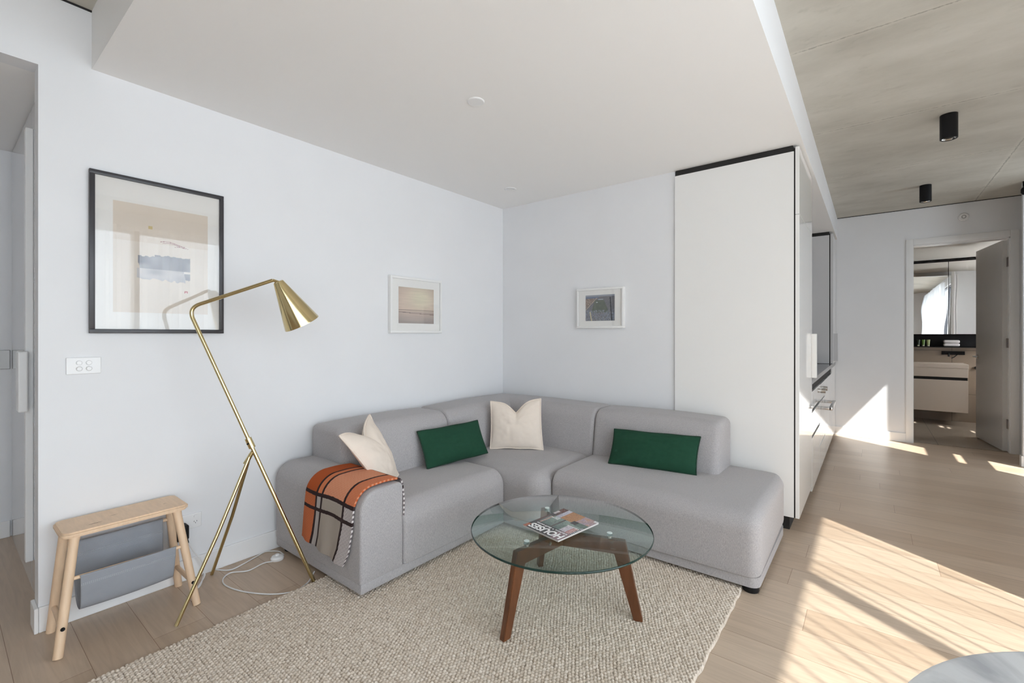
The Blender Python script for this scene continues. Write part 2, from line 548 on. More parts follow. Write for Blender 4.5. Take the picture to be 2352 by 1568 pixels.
def concrete_mat():
    m = mat('raw_concrete_soffit', (0.3, 0.28, 0.25), 0.75, spec=0.3)
    nt = m.node_tree; n = nt.nodes; l = nt.links; p = n['Principled BSDF']
    tc = n.new('ShaderNodeTexCoord')
    mp = n.new('ShaderNodeMapping'); mp.inputs['Scale'].default_value = (1.7, 0.9, 1)
    l.new(tc.outputs['Object'], mp.inputs['Vector'])
    nz = n.new('ShaderNodeTexNoise'); nz.inputs['Scale'].default_value = 1.6; nz.inputs['Detail'].default_value = 10; nz.inputs['Roughness'].default_value = 0.62
    l.new(mp.outputs[0], nz.inputs['Vector'])
    cr = n.new('ShaderNodeValToRGB')
    e = cr.color_ramp.elements
    e[0].position = 0.28; e[0].color = (*s2l((172, 167, 157)), 1)
    e[1].position = 0.72; e[1].color = (*s2l((200, 196, 187)), 1)
    x = cr.color_ramp.elements.new(0.5); x.color = (*s2l((187, 183, 173)), 1)
    l.new(nz.outputs['Fac'], cr.inputs['Fac'])
    # small pale and dark blemishes
    vz = n.new('ShaderNodeTexNoise'); vz.inputs['Scale'].default_value = 7; vz.inputs['Detail'].default_value = 9; vz.inputs['Roughness'].default_value = 0.65
    l.new(mp.outputs[0], vz.inputs['Vector'])
    cr2 = n.new('ShaderNodeValToRGB'); cr2.color_ramp.elements[0].position = 0.25; cr2.color_ramp.elements[0].color = (0.72, 0.71, 0.69, 1)
    cr2.color_ramp.elements[1].position = 0.42; cr2.color_ramp.elements[1].color = (1, 1, 1, 1)
    l.new(vz.outputs['Fac'], cr2.inputs['Fac'])
    mx = n.new('ShaderNodeMix'); mx.data_type = 'RGBA'; mx.blend_type = 'MULTIPLY'; mx.inputs['Factor'].default_value = 0.6
    l.new(cr.outputs['Color'], mx.inputs[6]); l.new(cr2.outputs['Color'], mx.inputs[7])
    # formwork joints : lines across X every 1.21 m, one line along Y=-0.89
    sp = n.new('ShaderNodeSeparateXYZ'); l.new(tc.outputs['Object'], sp.inputs[0])
    wob = n.new('ShaderNodeTexNoise'); wob.inputs['Scale'].default_value = 14; wob.inputs['Detail'].default_value = 4
    l.new(tc.outputs['Object'], wob.inputs['Vector'])
    def mth(op, a, b=None):
        k = n.new('ShaderNodeMath'); k.operation = op
        for i, v in enumerate((a, b)):
            if v is None: continue
            if isinstance(v, (int, float)): k.inputs[i].default_value = v
            else: l.new(v, k.inputs[i])
        return k.outputs[0]
    wv = mth('MULTIPLY', mth('SUBTRACT', wob.outputs['Fac'], 0.5), 0.012)
    fx = mth('ADD', mth('ADD', sp.outputs['X'], -2.76 + 1.21 * 10 + 0.605), wv)
    dist = mth('ABSOLUTE', mth('SUBTRACT', mth('MODULO', fx, 1.21), 0.605))
    dy = mth('ABSOLUTE', mth('ADD', mth('ADD', sp.outputs['Y'], 0.89), wv))
    dm = mth('MINIMUM', dist, dy)
    rag = n.new('ShaderNodeTexNoise'); rag.inputs['Scale'].default_value = 55; rag.inputs['Detail'].default_value = 6
    l.new(tc.outputs['Object'], rag.inputs['Vector'])
    dm = mth('ADD', dm, mth('MULTIPLY', mth('SUBTRACT', rag.outputs['Fac'], 0.46), 0.022))
    line = n.new('ShaderNodeMapRange'); line.inputs['From Min'].default_value = 0.002; line.inputs['From Max'].default_value = 0.0075
    line.inputs['To Min'].default_value = 0.66; line.inputs['To Max'].default_value = 1.0
    l.new(dm, line.inputs['Value'])
    halo = n.new('ShaderNodeMapRange'); halo.inputs['From Min'].default_value = 0.01; halo.inputs['From Max'].default_value = 0.035
    halo.inputs['To Min'].default_value = 1.10; halo.inputs['To Max'].default_value = 1.0
    l.new(dm, halo.inputs['Value'])
    mm = mth('MULTIPLY', line.outputs[0], halo.outputs[0])
    cbc = n.new('ShaderNodeCombineColor')
    for i in range(3): l.new(mm, cbc.inputs[i])
    mx2 = n.new('ShaderNodeMix'); mx2.data_type = 'RGBA'; mx2.blend_type = 'MULTIPLY'; mx2.inputs['Factor'].default_value = 1
    l.new(mx.outputs[2], mx2.inputs[6]); l.new(cbc.outputs[0], mx2.inputs[7])
    l.new(mx2.outputs[2], p.inputs['Base Color'])
    b = n.new('ShaderNodeBump'); b.inputs['Strength'].default_value = 0.5; b.inputs['Distance'].default_value = 0.006
    hs = mth('ADD', mth('MULTIPLY', nz.outputs['Fac'], 0.5), mth('MULTIPLY', line.outputs[0], 1.0))
    l.new(hs, b.inputs['Height']); l.new(b.outputs['Normal'], p.inputs['Normal'])
    return m
M_CONC = concrete_mat()

def tile_mat(name, c, w=0.6, h=0.6, ox=0.0, oy=0.0, grout=(70, 62, 55), axes='XY', rough=0.3):
    m = mat(name, s2l(c), rough)
    nt = m.node_tree; n = nt.nodes; l = nt.links; p = n['Principled BSDF']
    tc = n.new('ShaderNodeTexCoord'); sp = n.new('ShaderNodeSeparateXYZ'); l.new(tc.outputs['Object'], sp.inputs[0])
    cb = n.new('ShaderNodeCombineXYZ')
    for i, a in enumerate(axes):
        k = n.new('ShaderNodeMath'); k.operation = 'ADD'; k.inputs[1].default_value = (ox, oy)[i] + 12
        l.new(sp.outputs[a], k.inputs[0]); l.new(k.outputs[0], cb.inputs[i])
    br = n.new('ShaderNodeTexBrick'); br.offset = 0.0
    br.inputs['Scale'].default_value = 1; br.inputs['Brick Width'].default_value = w; br.inputs['Row Height'].default_value = h
    br.inputs['Mortar Size'].default_value = 0.003
    br.inputs['Color1'].default_value = (*s2l(c), 1); br.inputs['Color2'].default_value = (*s2l(tuple(v * 0.97 for v in c)), 1)
    br.inputs['Mortar'].default_value = (*s2l(grout), 1)
    l.new(cb.outputs[0], br.inputs['Vector']); l.new(br.outputs['Color'], p.inputs['Base Color'])
    return m

# ================================================================== THE ROOM
XB = 3.36      # back wall plane
YL = 2.75      # left wall plane
XF = 7.0       # far wall plane
YW = -1.5      # window wall plane
ZB = 2.44      # lowered ceiling
ZC = 2.70      # concrete slab
YF = 0.35      # front plane of the kitchen / bulkhead

struct(box('floor', -3.6, 7.06, -1.62, 4.3, -0.2, 0.0, M_FLOOR))
struct(box('ceiling', -3.6, 7.02, -1.62, 2.9, ZC, ZC + 0.2, M_CONC))
# lowered plaster ceiling
_bh = struct(box('ceiling', 0.447, 7.0, 0.33, YL, ZB, ZC, [M_CEIL, M_WALL]))
for _f in _bh.data.polygons:
    if abs(_f.normal.y) > 0.9: _f.material_index = 1
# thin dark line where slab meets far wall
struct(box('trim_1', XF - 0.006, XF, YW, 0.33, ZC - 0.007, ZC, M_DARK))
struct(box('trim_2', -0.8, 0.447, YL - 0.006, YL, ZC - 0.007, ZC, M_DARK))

# left wall with the hall opening
def wall_left():
    bm = bmesh.new()
    add_box(bm, 0.2795, 3.5, YL, YL + 0.10, 0, ZC)
    add_box(bm, -0.9, 0.2795, YL, YL + 0.10, 2.384, ZC)
    add_box(bm, -3.6, -0.9, YL, YL + 0.10, 0, ZC)
    return struct(bm_obj('wall_left', bm, M_WALL))
wall_left()
struct(box('wall_back', XB, XB + 0.1, 1.124, YL, 0, ZB, M_WALL))
struct(box('wall_kitchen', XB + 0.1, XF, 1.124, 1.2, 0, ZB, mat('grey_splashback', (0.42, 0.42, 0.43), 0.25)))
# hall behind the opening
struct(box('wall_hall', -1.1, 0.36, 4.2, 4.3, 0, 2.6, M_WALL))
struct(box('wall_hall', -1.0, -0.9, YL + 0.1, 4.2, 0, 2.6, M_WALL))
struct(box('wall_hall', 0.37, 0.45, YL + 0.1, 4.3, 0, 2.6, M_WALL))
struct(box('ceiling', -1.1, 0.45, YL + 0.1, 4.3, 2.384, 2.6, M_CEIL))
struct(box('baseboard_hall', -0.9, 0.305, 4.185, 4.2, 0, 0.10, M_TRIM, bev=0.003))

def wall_far():
    bm = bmesh.new()
    add_box(bm, XF, XF + 0.09, -0.375, 1.2, 0, ZC)
    add_box(bm, XF, XF + 0.09, -1.95, -1.15, 0, ZC)
    add_box(bm, XF, XF + 0.09, -1.15, -0.375, 2.275, ZC)
    return struct(bm_obj('wall_far', bm, M_WALL))
wall_far()
# stub wall at the right of the hall
struct(box('wall_right_stub', 6.40, 6.45, -1.5, -1.135, 0, ZC, M_WALL, bev=0.002))
struct(box('baseboard_right', 6.388, 6.45, -1.134, -1.122, 0, 0.10, M_TRIM))
struct(box('baseboard_right', 6.386, 6.40, -1.5, -1.122, 0, 0.10, M_TRIM))

# window wall (right of the camera)
def wall_right():
    bm = bmesh.new()
    add_box(bm, -3.6, 2.54, YW - 0.12, YW, 2.5, ZC)
    add_box(bm, -3.6, -2.2, YW - 0.12, YW, 0, 2.5)
    add_box(bm, 2.54, 3.3, YW - 0.12, YW, 0, ZC); add_box(bm, 5.0, 5.55, YW - 0.12, YW, 0, ZC)
    add_box(bm, 3.3, 5.0, YW - 0.12, YW, 0, 0.9); add_box(bm, 3.3, 5.0, YW - 0.12, YW, 2.45, ZC)  # opening added here to let fill light into the hall
    add_box(bm, 5.55, 6.05, YW - 0.12, YW, 2.62, ZC)
    add_box(bm, 6.05, XF, YW - 0.12, YW, 0, ZC)
    return struct(bm_obj('wall_right', bm, M_WALL))
wall_right()
struct(box('wall_behind', -3.7, -3.6, -1.62, 2.85, 0, ZC, M_WALL))

M_ALU = mat('dark_grey_window_frame', (0.09, 0.09, 0.10), 0.4)
def window(name, x0, x1, z1, bars, mull):
    bm = bmesh.new()
    y0, y1 = YW - 0.10, YW - 0.04
    add_box(bm, x0, x1, y0, y1, 0, 0.06); add_box(bm, x0, x1, y0, y1, z1 - 0.03, z1)
    add_box(bm, x0, x0 + 0.03, y0, y1, 0, z1); add_box(bm, x1 - 0.015, x1, y0, y1, 0, z1)
    for b0, b1 in bars: add_box(bm, x0, x1, y0, y1, b0, b1)
    for b0, b1 in mull: add_box(bm, b0, b1, y0, y1, 0, z1)
    o = struct(bm_obj(name, bm, M_ALU))
    g = box('glass_pane', x0 + 0.02, x1 - 0.012, YW - 0.072, YW - 0.068, 0.05, z1 - 0.02, M_GLASS, o)
    return o
window('window_1', -2.2, 2.54, 2.5, [], [(-1.4, -1.34), (0.06, 0.12), (1.50, 1.575)])
window('window_2', 5.55, 6.05, 2.62, [(1.23, 1.44), (0.92, 1.08)], [])
# translucent sheets over added openings, to brighten hall and bathroom
def fill_sheet_mat(c=0.42):
    m = bpy.data.materials.new('fill_light_cloth'); m.use_nodes = True
    n = m.node_tree.nodes; l = m.node_tree.links; n.remove(n['Principled BSDF'])
    tr = n.new('ShaderNodeBsdfTranslucent'); tr.inputs['Color'].default_value = (c, c * 0.985, c * 0.96, 1)
    l.new(tr.outputs[0], n['Material Output'].inputs['Surface'])
    return m
M_FILL_SHEET = fill_sheet_mat()
b1 = box('added_fill_sheet', 3.3, 5.0, YW - 0.012, YW - 0.008, 0.9, 2.45, M_FILL_SHEET)
tag(b1, 'pale translucent sheet over an added hall opening, for fill light', 'fill sheet')
b2 = box('added_fill_sheet', 7.95, 8.9, -1.912, -1.908, 0.9, 2.2, fill_sheet_mat(0.9))
tag(b2, 'pale translucent sheet over an added bathroom opening, for fill light', 'fill sheet')
# unseen slab added outside to bounce sun up to the ceiling
struct(box('bounce_slab', -6, 9, -4.2, -1.62, -0.15, -0.02, mat('bounce_slab_grey', (0.42, 0.40, 0.37), 0.8, var=0.1)))

# sheer curtain with deep folds
def curtain(name, x0, x1, z1, yc, seed):
    rnd = random.Random(seed)
    nx = int((x1 - x0) / 0.003); nz = 26
    xs = np.linspace(x0, x1, nx)
    # irregular phase
    ph = np.zeros(nx); f = 0
    v = vnoise(xs * 2.3, np.zeros(nx) + seed, 3)
    v2 = vnoise(xs * 9.0, np.zeros(nx) + seed, 8)
    step = 2 * math.pi / (0.060 + 0.05 * v + 0.09 * v2)
    ph = np.cumsum(step) * (xs[1] - xs[0])
    amp = 0.030 + 0.040 * vnoise(xs * 3.1, np.zeros(nx) + 5.5, seed)
    zz = np.linspace(0.02, z1, nz)
    P = np.zeros((nz, nx, 3))
    for k, z in enumerate(zz):
        t = z / z1
        sway = 0.006 * vnoise(xs * 1.2, np.zeros(nx) + z * 0.4, seed + 9)
        P[k, :, 0] = xs + 0.010 * np.sin(ph * 2 + 0.7)
        P[k, :, 1] = yc + amp * (1.0 - 0.04 * t) * np.sin(ph) + sway
        P[k, :, 2] = z
    idx = np.arange(nx * nz).reshape(nz, nx)
    F = np.stack([idx[:-1, :-1], idx[:-1, 1:], idx[1:, 1:], idx[1:, :-1]], -1).reshape(-1, 4)
    me = bpy.data.meshes.new(name); grid_mesh(me, P.reshape(-1, 3), F)
    return mesh_obj(name, me, M_SHEER, None, smooth=True)
c1 = curtain('sheer_curtain', -2.3, 1.50, 2.52, -1.36, 4)
tag(c1, 'long white sheer curtain hanging over the wide window behind the camera', 'curtain')
c2 = curtain('sheer_curtain', 1.52, 2.60, 2.52, -1.36, 11)
tag(c2, 'short white sheer curtain over the window end nearest the kitchen', 'curtain')

# baseboards
def bb(name, x0, x1, y0, y1):
    return struct(box(name, x0, x1, y0, y1, 0, 0.105, M_TRIM, bev=0.003))
bb('baseboard_left', 0.280, XB, YL - 0.014, YL)
bb('baseboard_left', 0.266, 0.2795, YL - 0.014, YL + 0.1)
bb('baseboard_back', XB - 0.014, XB, 1.12, YL)
bb('baseboard_far', XF - 0.014, XF, -0.32, 0.40)

# ================================================================== BATHROOM
M_BTILE = tile_mat('warm_grey_floor_tile', (150, 138, 124), 0.9, 0.6, 0.05, 0.0)
M_BWALL = tile_mat('taupe_wall_tile', (150, 134, 118), 0.9, 0.62, 0.62, 0.0, grout=(95, 82, 72), axes='YZ')
struct(box('floor', 7.06, 9.2, -1.95, 1.3, -0.2, 0.004, M_BTILE))
struct(box('ceiling', 7.09, 9.2, -1.95, 1.3, 2.33, 2.6, mat('bath_ceiling', (0.66, 0.63, 0.58), 0.7)))
struct(box('wall_bathroom_back', 9.1, 9.2, -1.95, 1.3, 0, 2.42, M_BWALL))
struct(box('wall_bathroom_left', 7.09, 9.2, 1.2, 1.3, 0, 2.42, mat('taupe_paint', s2l((150, 134, 118)), 0.5)))
def wall_bath_right():
    bm = bmesh.new()
    add_box(bm, 7.0, 7.50, -2.0, -1.9, 0, 2.42); add_box(bm, 7.72, 7.95, -2.0, -1.9, 0, 2.42); add_box(bm, 8.9, 9.2, -2.0, -1.9, 0, 2.42); add_box(bm, 7.95, 8.9, -2.0, -1.9, 0, 0.9); add_box(bm, 7.95, 8.9, -2.0, -1.9, 2.2, 2.42)  # the wide opening is added to let fill light into the bathroom
    add_box(bm, 7.50, 7.72, -2.0, -1.9, 0, 0.9); add_box(bm, 7.50, 7.72, -2.0, -1.9, 2.22, 2.42)
    for z0, z1 in ((0.9, 1.10), (1.14, 1.17), (1.22, 1.46), (1.50, 1.54), (1.60, 1.90), (1.94, 2.22)):
        add_box(bm, 7.50, 7.72, -1.93, -1.92, z0, z1)
    return struct(bm_obj('wall_bathroom_right', bm, MATS['taupe_paint']))
wall_bath_right()

def door_far():
    d = empty('door_1', (XF, -0.76, 0)); struct(d)
    # architrave
    bm = bmesh.new()
    x0, x1 = -0.016, 0.002
    add_box(bm, x0, x1, 0.375, 0.44, 0, 2.345, 0.003); add_box(bm, x0, x1, -0.455, -0.39, 0, 2.345, 0.003)
    add_box(bm, x0, x1, -0.39, 0.375, 2.275, 2.345, 0.003)
    bm_obj('architrave', bm, M_TRIM, d, auto=35)
    # jamb lining
    bm = bmesh.new()
    add_box(bm, 0, 0.105, 0.372, 0.388, 0, 2.278); add_box(bm, 0, 0.105, -0.40, -0.384, 0, 2.278); add_box(bm, 0, 0.105, -0.39, 0.375, 2.262, 2.28)
    bm_obj('jamb', bm, M_TRIM, d)
    # leaf, hinged at the right, nearly square to the wall
    leaf = box('door_leaf', 0, 0.77, 0, 0.04, 0.01, 2.255, mat('grey_white_door_paint', (0.60, 0.59, 0.58), 0.28), d, bev=0.002)
    leaf.location = (0.075, -0.384, 0); leaf.rotation_euler = (0, 0, R(7.6))
    hb = bmesh.new()
    add_tube(hb, [(0.705, 0.04, 0.985), (0.705, 0.085, 0.985)], 0.010, 12)
    add_tube(hb, [(0.705, 0.08, 0.985), (0.60, 0.085, 0.985)], 0.009, 12)
    add_tube(hb, [(0.705, 0.038, 0.985), (0.705, 0.046, 0.985)], 0.026, 20)
    bm_obj('door_handle', hb, M_STEEL, leaf, auto=40)
    for z in (0.30, 1.16, 2.02):
        hg = bmesh.new()
        add_box(hg, 0.035, 0.078, -0.386, -0.378, z - 0.05, z + 0.05, 0.002)
        add_tube(hg, [(0.078, -0.376, z - 0.05), (0.078, -0.376, z + 0.05)], 0.007, 10)
        bm_obj('hinge', hg, mat('satin_hinge_steel', (0.30, 0.27, 0.26), 0.35, metal=1.0), d, auto=40)
door_far()

M_VAN = mat('taupe_white_vanity', s2l((222, 208, 194)), 0.3)
def bathroom():
    v = empty('wall_vanity', (8.62, -0.35, 0.19))
    tag(v, 'wall-hung pale vanity cabinet with dark finger groove in the bathroom', 'vanity')
    box('cabinet_body', 0.02, 0.48, -0.675, 0.9, 0.0, 0.60, M_VAN, v)
    box('lower_drawer', 0.0, 0.02, -0.68, 0.9, 0.0, 0.435, M_VAN, v, bev=0.002)
    box('upper_drawer', 0.0, 0.02, -0.68, 0.9, 0.475, 0.635, M_VAN, v, bev=0.002)
    box('finger_groove', 0.012, 0.03, -0.675, 0.9, 0.43, 0.48, M_DARK, v)
    box('worktop', -0.005, 0.48, -0.685, 0.9, 0.60, 0.655, M_VAN, v, bev=0.003)
    # mirror cabinet
    c = empty('mirror_cabinet', (8.94, -0.35, 1.255))
    tag(c, 'tall mirrored wall cabinet with three doors above the bathroom shelf', 'mirror cabinet')
    box('carcass', 0.02, 0.16, -0.9, 0.85, 0.0, 1.06, M_DARK, c)
    for a, b in ((-0.9, -0.520), (-0.514, -0.133), (-0.127, 0.85)):
        box('mirror_door', 0, 0.018, a, b, 0.0, 1.03, M_MIRROR, c, bev=0.001)
    s = empty('recessed_shelf', (8.96, -0.35, 1.065))
    tag(s, 'long black open shelf between mirror cabinet and tiled splashback', 'shelf')
    box('shelf_board', -0.01, 0.14, -0.9, 0.85, 0.0, 0.014, M_BLACK, s)
    box('back_panel', 0.12, 0.14, -0.9, 0.85, 0.014, 0.19, M_BLACK, s)
    # folded towels
    M_TOW = mat('white_towelling', (0.62, 0.59, 0.60), 0.95, bump=0.6, bscale=300)
    for k, lab in enumerate(('lower folded white towel of the pair on the black shelf', 'upper folded white towel of the pair on the black shelf')):
        me = soft_box(8.97, 9.07, -0.99, -0.82, 1.080 + k * 0.047, 1.124 + k * 0.047, 0.018, n=4, m=4, clampz=False)
        o = mesh_obj('folded_towel', me, M_TOW, smooth=True)
        tag(o, lab, 'towel', 'folded towels on the bathroom shelf')
    # three toiletry tubes
    cols = [((40, 52, 40), 'dark green toiletry tube, left of the three on the black shelf'), ((96, 128, 60), 'bright green toiletry tube, middle of the three on the black shelf'), ((150, 160, 110), 'pale green toiletry tube, right of the three on the black shelf')]
    for k, (c0, lab) in enumerate(cols):
        t = empty('toiletry_tube', (9.0, -0.550 - 0.055 * k, 1.0795))
        tag(t, lab, 'toiletry tube', 'toiletry tubes on the bathroom shelf')
        bm = bmesh.new(); prof = [(0.016, 0.018), (0.018, 0.05), (0.020, 0.095)]
        rings = []
        for r, h in prof:
            fl = 1.0 if h < 0.06 else 0.12
            rings.append([bm.verts.new((r * math.cos(q * math.pi / 8) * fl, r * math.sin(q * math.pi / 8) * (1.1 if fl < 1 else 1), h)) for q in range(16)])
        for i in range(2):
            for q in range(16): bm.faces.new((rings[i][q], rings[i][(q + 1) % 16], rings[i + 1][(q + 1) % 16], rings[i + 1][q]))
        bm.faces.new(rings[0][::-1]); bm.faces.new(rings[-1])
        bm_obj('tube_body', bm, mat('tube_%d' % c0[0], s2l(c0), 0.3), t, auto=50)
        lathe('cap', [(0, 0), (0.013, 0), (0.013, 0.018), (0, 0.018)], (0, 0, 0), mat('cap_cream', s2l((190, 190, 160)), 0.4), t, seg=16)
    # wall tap
    f = empty('wall_tap', (9.1, -0.92, 0.96))
    tag(f, 'matt black wall mixer tap above the vanity basin', 'tap')
    box('backplate', -0.03, 0, -0.13, 0.11, 0.0, 0.05, M_BLACK, f, bev=0.003)
    tube('spout', [(-0.02, 0.05, 0.015), (-0.16, 0.05, 0.010), (-0.17, 0.05, -0.02)], 0.011, M_BLACK, f, seg=12)
    tube('lever', [(-0.02, -0.05, 0.0), (-0.05, -0.02, -0.03), (-0.06, 0.01, -0.05)], 0.006, M_BLACK, f, seg=10)
    h = lathe('robe_hook', [(0, 0), (0.02, 0), (0.02, 0.03), (0, 0.03)], (9.1, -1.167, 0.78), M_BLACK, axis=(-1, 0, 0), seg=20)
    tag(h, 'small black round hook on the tiled wall beside the vanity', 'hook')
    # leaning white screen seen past the door edge
bathroom()

# ================================================================== KITCHEN
def kitchen():
    t = empty('tall_fridge_cabinet', (3.345, YF, 0))
    tag(t, 'tall white cupboard with matt end panel beside the chaise', 'cupboard')
    box('end_panel', 0.0, 0.025, 0.030, 0.772, 0.10, 2.40, M_LAM, t, bev=0.001)
    box('cabinet_body', 0.022, 0.775, 0.03, 0.75, 0.10, 2.40, M_LAM, t)
    box('shadow_gap', 0.006, 0.775, 0.036, 0.765, 2.398, ZB - 0.001, M_DARK, t)
    box('side_gap', 0.008, 0.03, 0.020, 0.031, 0.10, 2.42, M_DARK, t)
    box('toe_kick', 0.06, 0.775, 0.06, 0.75, 0.0, 0.10, M_DARK, t)
    box('upper_door', 0.0, 0.775, 0.0, 0.022, 2.003, 2.425, M_GLOSS, t, bev=0.001)
    ld = box('lower_door', 0.0, 0.775, 0.0, 0.022, 0.10, 2.0, M_GLOSS, t, bev=0.001)
    box('door_handle', 0.735, 0.775, -0.032, 0.0, 0.925, 1.255, M_LAM, ld, bev=0.003)
    # base units
    b = empty('base_cabinets', (4.125, YF, 0))
    tag(b, 'glossy white kitchen base units with dark finger grooves along the bench', 'base cabinet')
    box('carcass', 0.0, 0.675, 0.03, 0.70, 0.10, 0.86, M_LAM, b)
    box('carcass', 1.26, 2.87, 0.03, 0.70, 0.10, 0.86, M_LAM, b)
    box('toe_kick', 0.0, 2.87, 0.06, 0.60, 0.0, 0.10, M_DARK, b)
    box('finger_channel', 0.0, 2.27, 0.012, 0.05, 0.815, 0.868, M_DARK, b)
    def front(x0, x1, zs, nm='drawer_front'):
        for z0, z1 in zs:
            box(nm, x0, x1, 0.0, 0.02, z0, z1, M_GLOSS, b, bev=0.001)
        for (a, c), (d, e) in zip(zs[:-1], zs[1:]):
            box('finger_groove', x0, x1, 0.010, 0.028, c, d, M_DARK, b)
    front(0.0, 0.675, [(0.06, 0.46), (0.485, 0.655), (0.68, 0.815)])
    front(1.255, 1.73, [(0.06, 0.81)], 'cabinet_door')
    front(1.735, 2.27, [(0.06, 0.81)], 'cabinet_door')
    front(2.275, 2.87, [(0.06, 0.868)], 'cabinet_door')
    front(0.68, 1.25, [(0.06, 0.27)], 'drawer_front')
    # oven
    o = empty('built_in_oven', (4.81, YF, 0))
    tag(o, 'white glass built-in oven with steel bar handle under the bench', 'oven')
    box('oven_body', 0.002, 0.56, 0.03, 0.6, 0.28, 0.81, M_STEEL, o)
    box('oven_door', 0.0, 0.565, 0.0, 0.028, 0.285, 0.655, M_GLOSS, o, bev=0.001)
    box('control_panel', 0.0, 0.565, 0.0, 0.028, 0.668, 0.81, M_GLOSS, o, bev=0.001)
    box('dark_seam', 0.0, 0.565, 0.012, 0.03, 0.655, 0.668, M_DARK, o)
    bm = bmesh.new()
    add_box(bm, 0.02, 0.05, -0.078, 0.0, 0.592, 0.618, 0.002); add_box(bm, 0.515, 0.545, -0.078, 0.0, 0.592, 0.618, 0.002)
    add_box(bm, 0.02, 0.545, -0.088, -0.064, 0.590, 0.620, 0.003)
    bm_obj('bar_handle', bm, M_STEEL, o, auto=35)
    for x in (0.17, 0.40):
        lathe('control_knob', [(0, 0), (0.022, 0), (0.020, 0.03), (0, 0.03)], (x, 0.0, 0.742), M_STEEL, o, axis=(0, -1, 0), seg=24)
    # bench
    w = box('kitchen_worktop', 4.125, 6.995, YF - 0.002, 1.06, 0.872, 0.912, mat('dark_grey_stone', (0.06, 0.06, 0.065), 0.12, spec=0.6), bev=0.002)
    tag(w, 'dark grey stone kitchen worktop between the two tall cupboards', 'worktop')
    hb = box('cooktop', 4.85, 5.42, 0.45, 0.93, 0.9125, 0.918, M_BLACK, bev=0.002)
    tag(hb, 'black glass cooktop set on the dark kitchen worktop', 'cooktop')
    # far tall cupboard on the bench
    f = empty('tall_pantry_cabinet', (6.42, YF, 0.914))
    tag(f, 'far grey-sided tall cupboard standing on the worktop end by the wall', 'cupboard')
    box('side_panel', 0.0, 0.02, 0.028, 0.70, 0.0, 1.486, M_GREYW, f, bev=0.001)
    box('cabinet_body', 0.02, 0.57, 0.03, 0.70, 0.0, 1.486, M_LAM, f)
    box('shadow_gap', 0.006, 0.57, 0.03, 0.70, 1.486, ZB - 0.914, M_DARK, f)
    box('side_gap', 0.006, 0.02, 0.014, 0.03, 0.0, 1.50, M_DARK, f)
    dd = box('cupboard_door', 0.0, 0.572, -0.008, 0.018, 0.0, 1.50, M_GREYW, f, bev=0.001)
    box('door_handle', 0.012, 0.05, -0.055, -0.005, 0.03, 0.35, M_GREYW, dd, bev=0.003)
    # vertical white corner post of bulkhead above pantry
kitchen()

# ================================================================== HALL CUPBOARD (left)
def hall_cupboard():
    t = empty('hall_cupboard', (0.31, 2.852, 0))
    tag(t, 'glossy pale cupboard with full-height pull in the hall at left', 'cupboard')
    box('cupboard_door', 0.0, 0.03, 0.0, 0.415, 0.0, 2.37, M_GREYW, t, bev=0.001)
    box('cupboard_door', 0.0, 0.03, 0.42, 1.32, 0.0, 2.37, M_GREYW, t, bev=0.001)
    h = box('pull_strip', -0.028, 0.0, 0.35, 0.39, 0.15, 2.25, M_TRIM, t, bev=0.004)
    box('grip', -0.055, -0.022, 0.31, 0.40, 0.88, 1.17, M_TRIM, h, bev=0.006, seg=3)
hall_cupboard()
def hall_plate():
    t = empty('switch_plate', (0.245, 4.2, 1.095))
    tag(t, 'brushed steel light switch plate on the hall wall at far left', 'light switch')
    box('plate', -0.06, 0.06, -0.008, 0, -0.058, 0.058, mat('satin_plate', (0.33, 0.32, 0.31), 0.45, metal=0.8), t, bev=0.002)
    box('rocker', -0.018, 0.018, -0.014, -0.008, -0.022, 0.022, M_STEEL, t, bev=0.003)
hall_plate()

# ================================================================== WALL FITTINGS
def wall_switch():
    t = empty('wall_switch', (0.4205, YL, 1.112))
    tag(t, 'white four-button light switch plate below the large black frame', 'light switch')
    box('plate', -0.0575, 0.0575, -0.009, 0, -0.037, 0.037, M_PLAST, t, bev=0.003, seg=3)
    for k, (x, z) in enumerate(((-0.016, 0.013), (0.016, 0.013), (-0.016, -0.013), (0.016, -0.013))):
        lathe('switch_button', [(0, 0), (0.0105, 0), (0.0105, 0.004), (0.008, 0.006 if z > 0 else 0.009), (0, 0.006 if z > 0 else 0.009)], (x, -0.009, z), M_PLAST, t, axis=(0, -1, 0), seg=24)
wall_switch()
def wall_socket():
    t = empty('wall_socket', (0.815, YL, 0.292))
    tag(t, 'white double wall socket low behind the birch stool leg', 'socket')
    box('plate', -0.0575, 0.0575, -0.009, 0, -0.037, 0.037, M_PLAST, t, bev=0.003, seg=3)
    for x in (-0.030, 0.030):
        lathe('switch_button', [(0, 0), (0.008, 0), (0.008, 0.005), (0, 0.005)], (x, -0.009, 0.022), M_PLAST, t, axis=(0, -1, 0), seg=20)
        bm = bmesh.new()
        for dx, a in ((-0.006, 0.5), (0.006, -0.5), (0, 0)):
            add_box(bm, x + dx - 0.001, x + dx + 0.001, -0.0096, -0.0088, (-0.012 if a == 0 else -0.004) - 0.003, (-0.012 if a == 0 else -0.004) + 0.003)
        bm_obj('socket_slot', bm, M_BLACK, t)
wall_socket()
def plug():
    t = empty('power_adapter', (0.775, YL - 0.009, 0.262))
    tag(t, 'chunky black power plug in the socket behind the birch stool', 'plug')
    me = soft_box(-0.028, 0.028, -0.055, 0.0, -0.04, 0.035, 0.010, n=4, m=4, clampz=False)
    mesh_obj('plug_body', me, M_BLACK, t, smooth=True)
    tube('strain_relief', [(0.018, -0.045, -0.03), (0.024, -0.05, -0.055)], [0.005, 0.003], M_BLACK, t, seg=10)
plug()

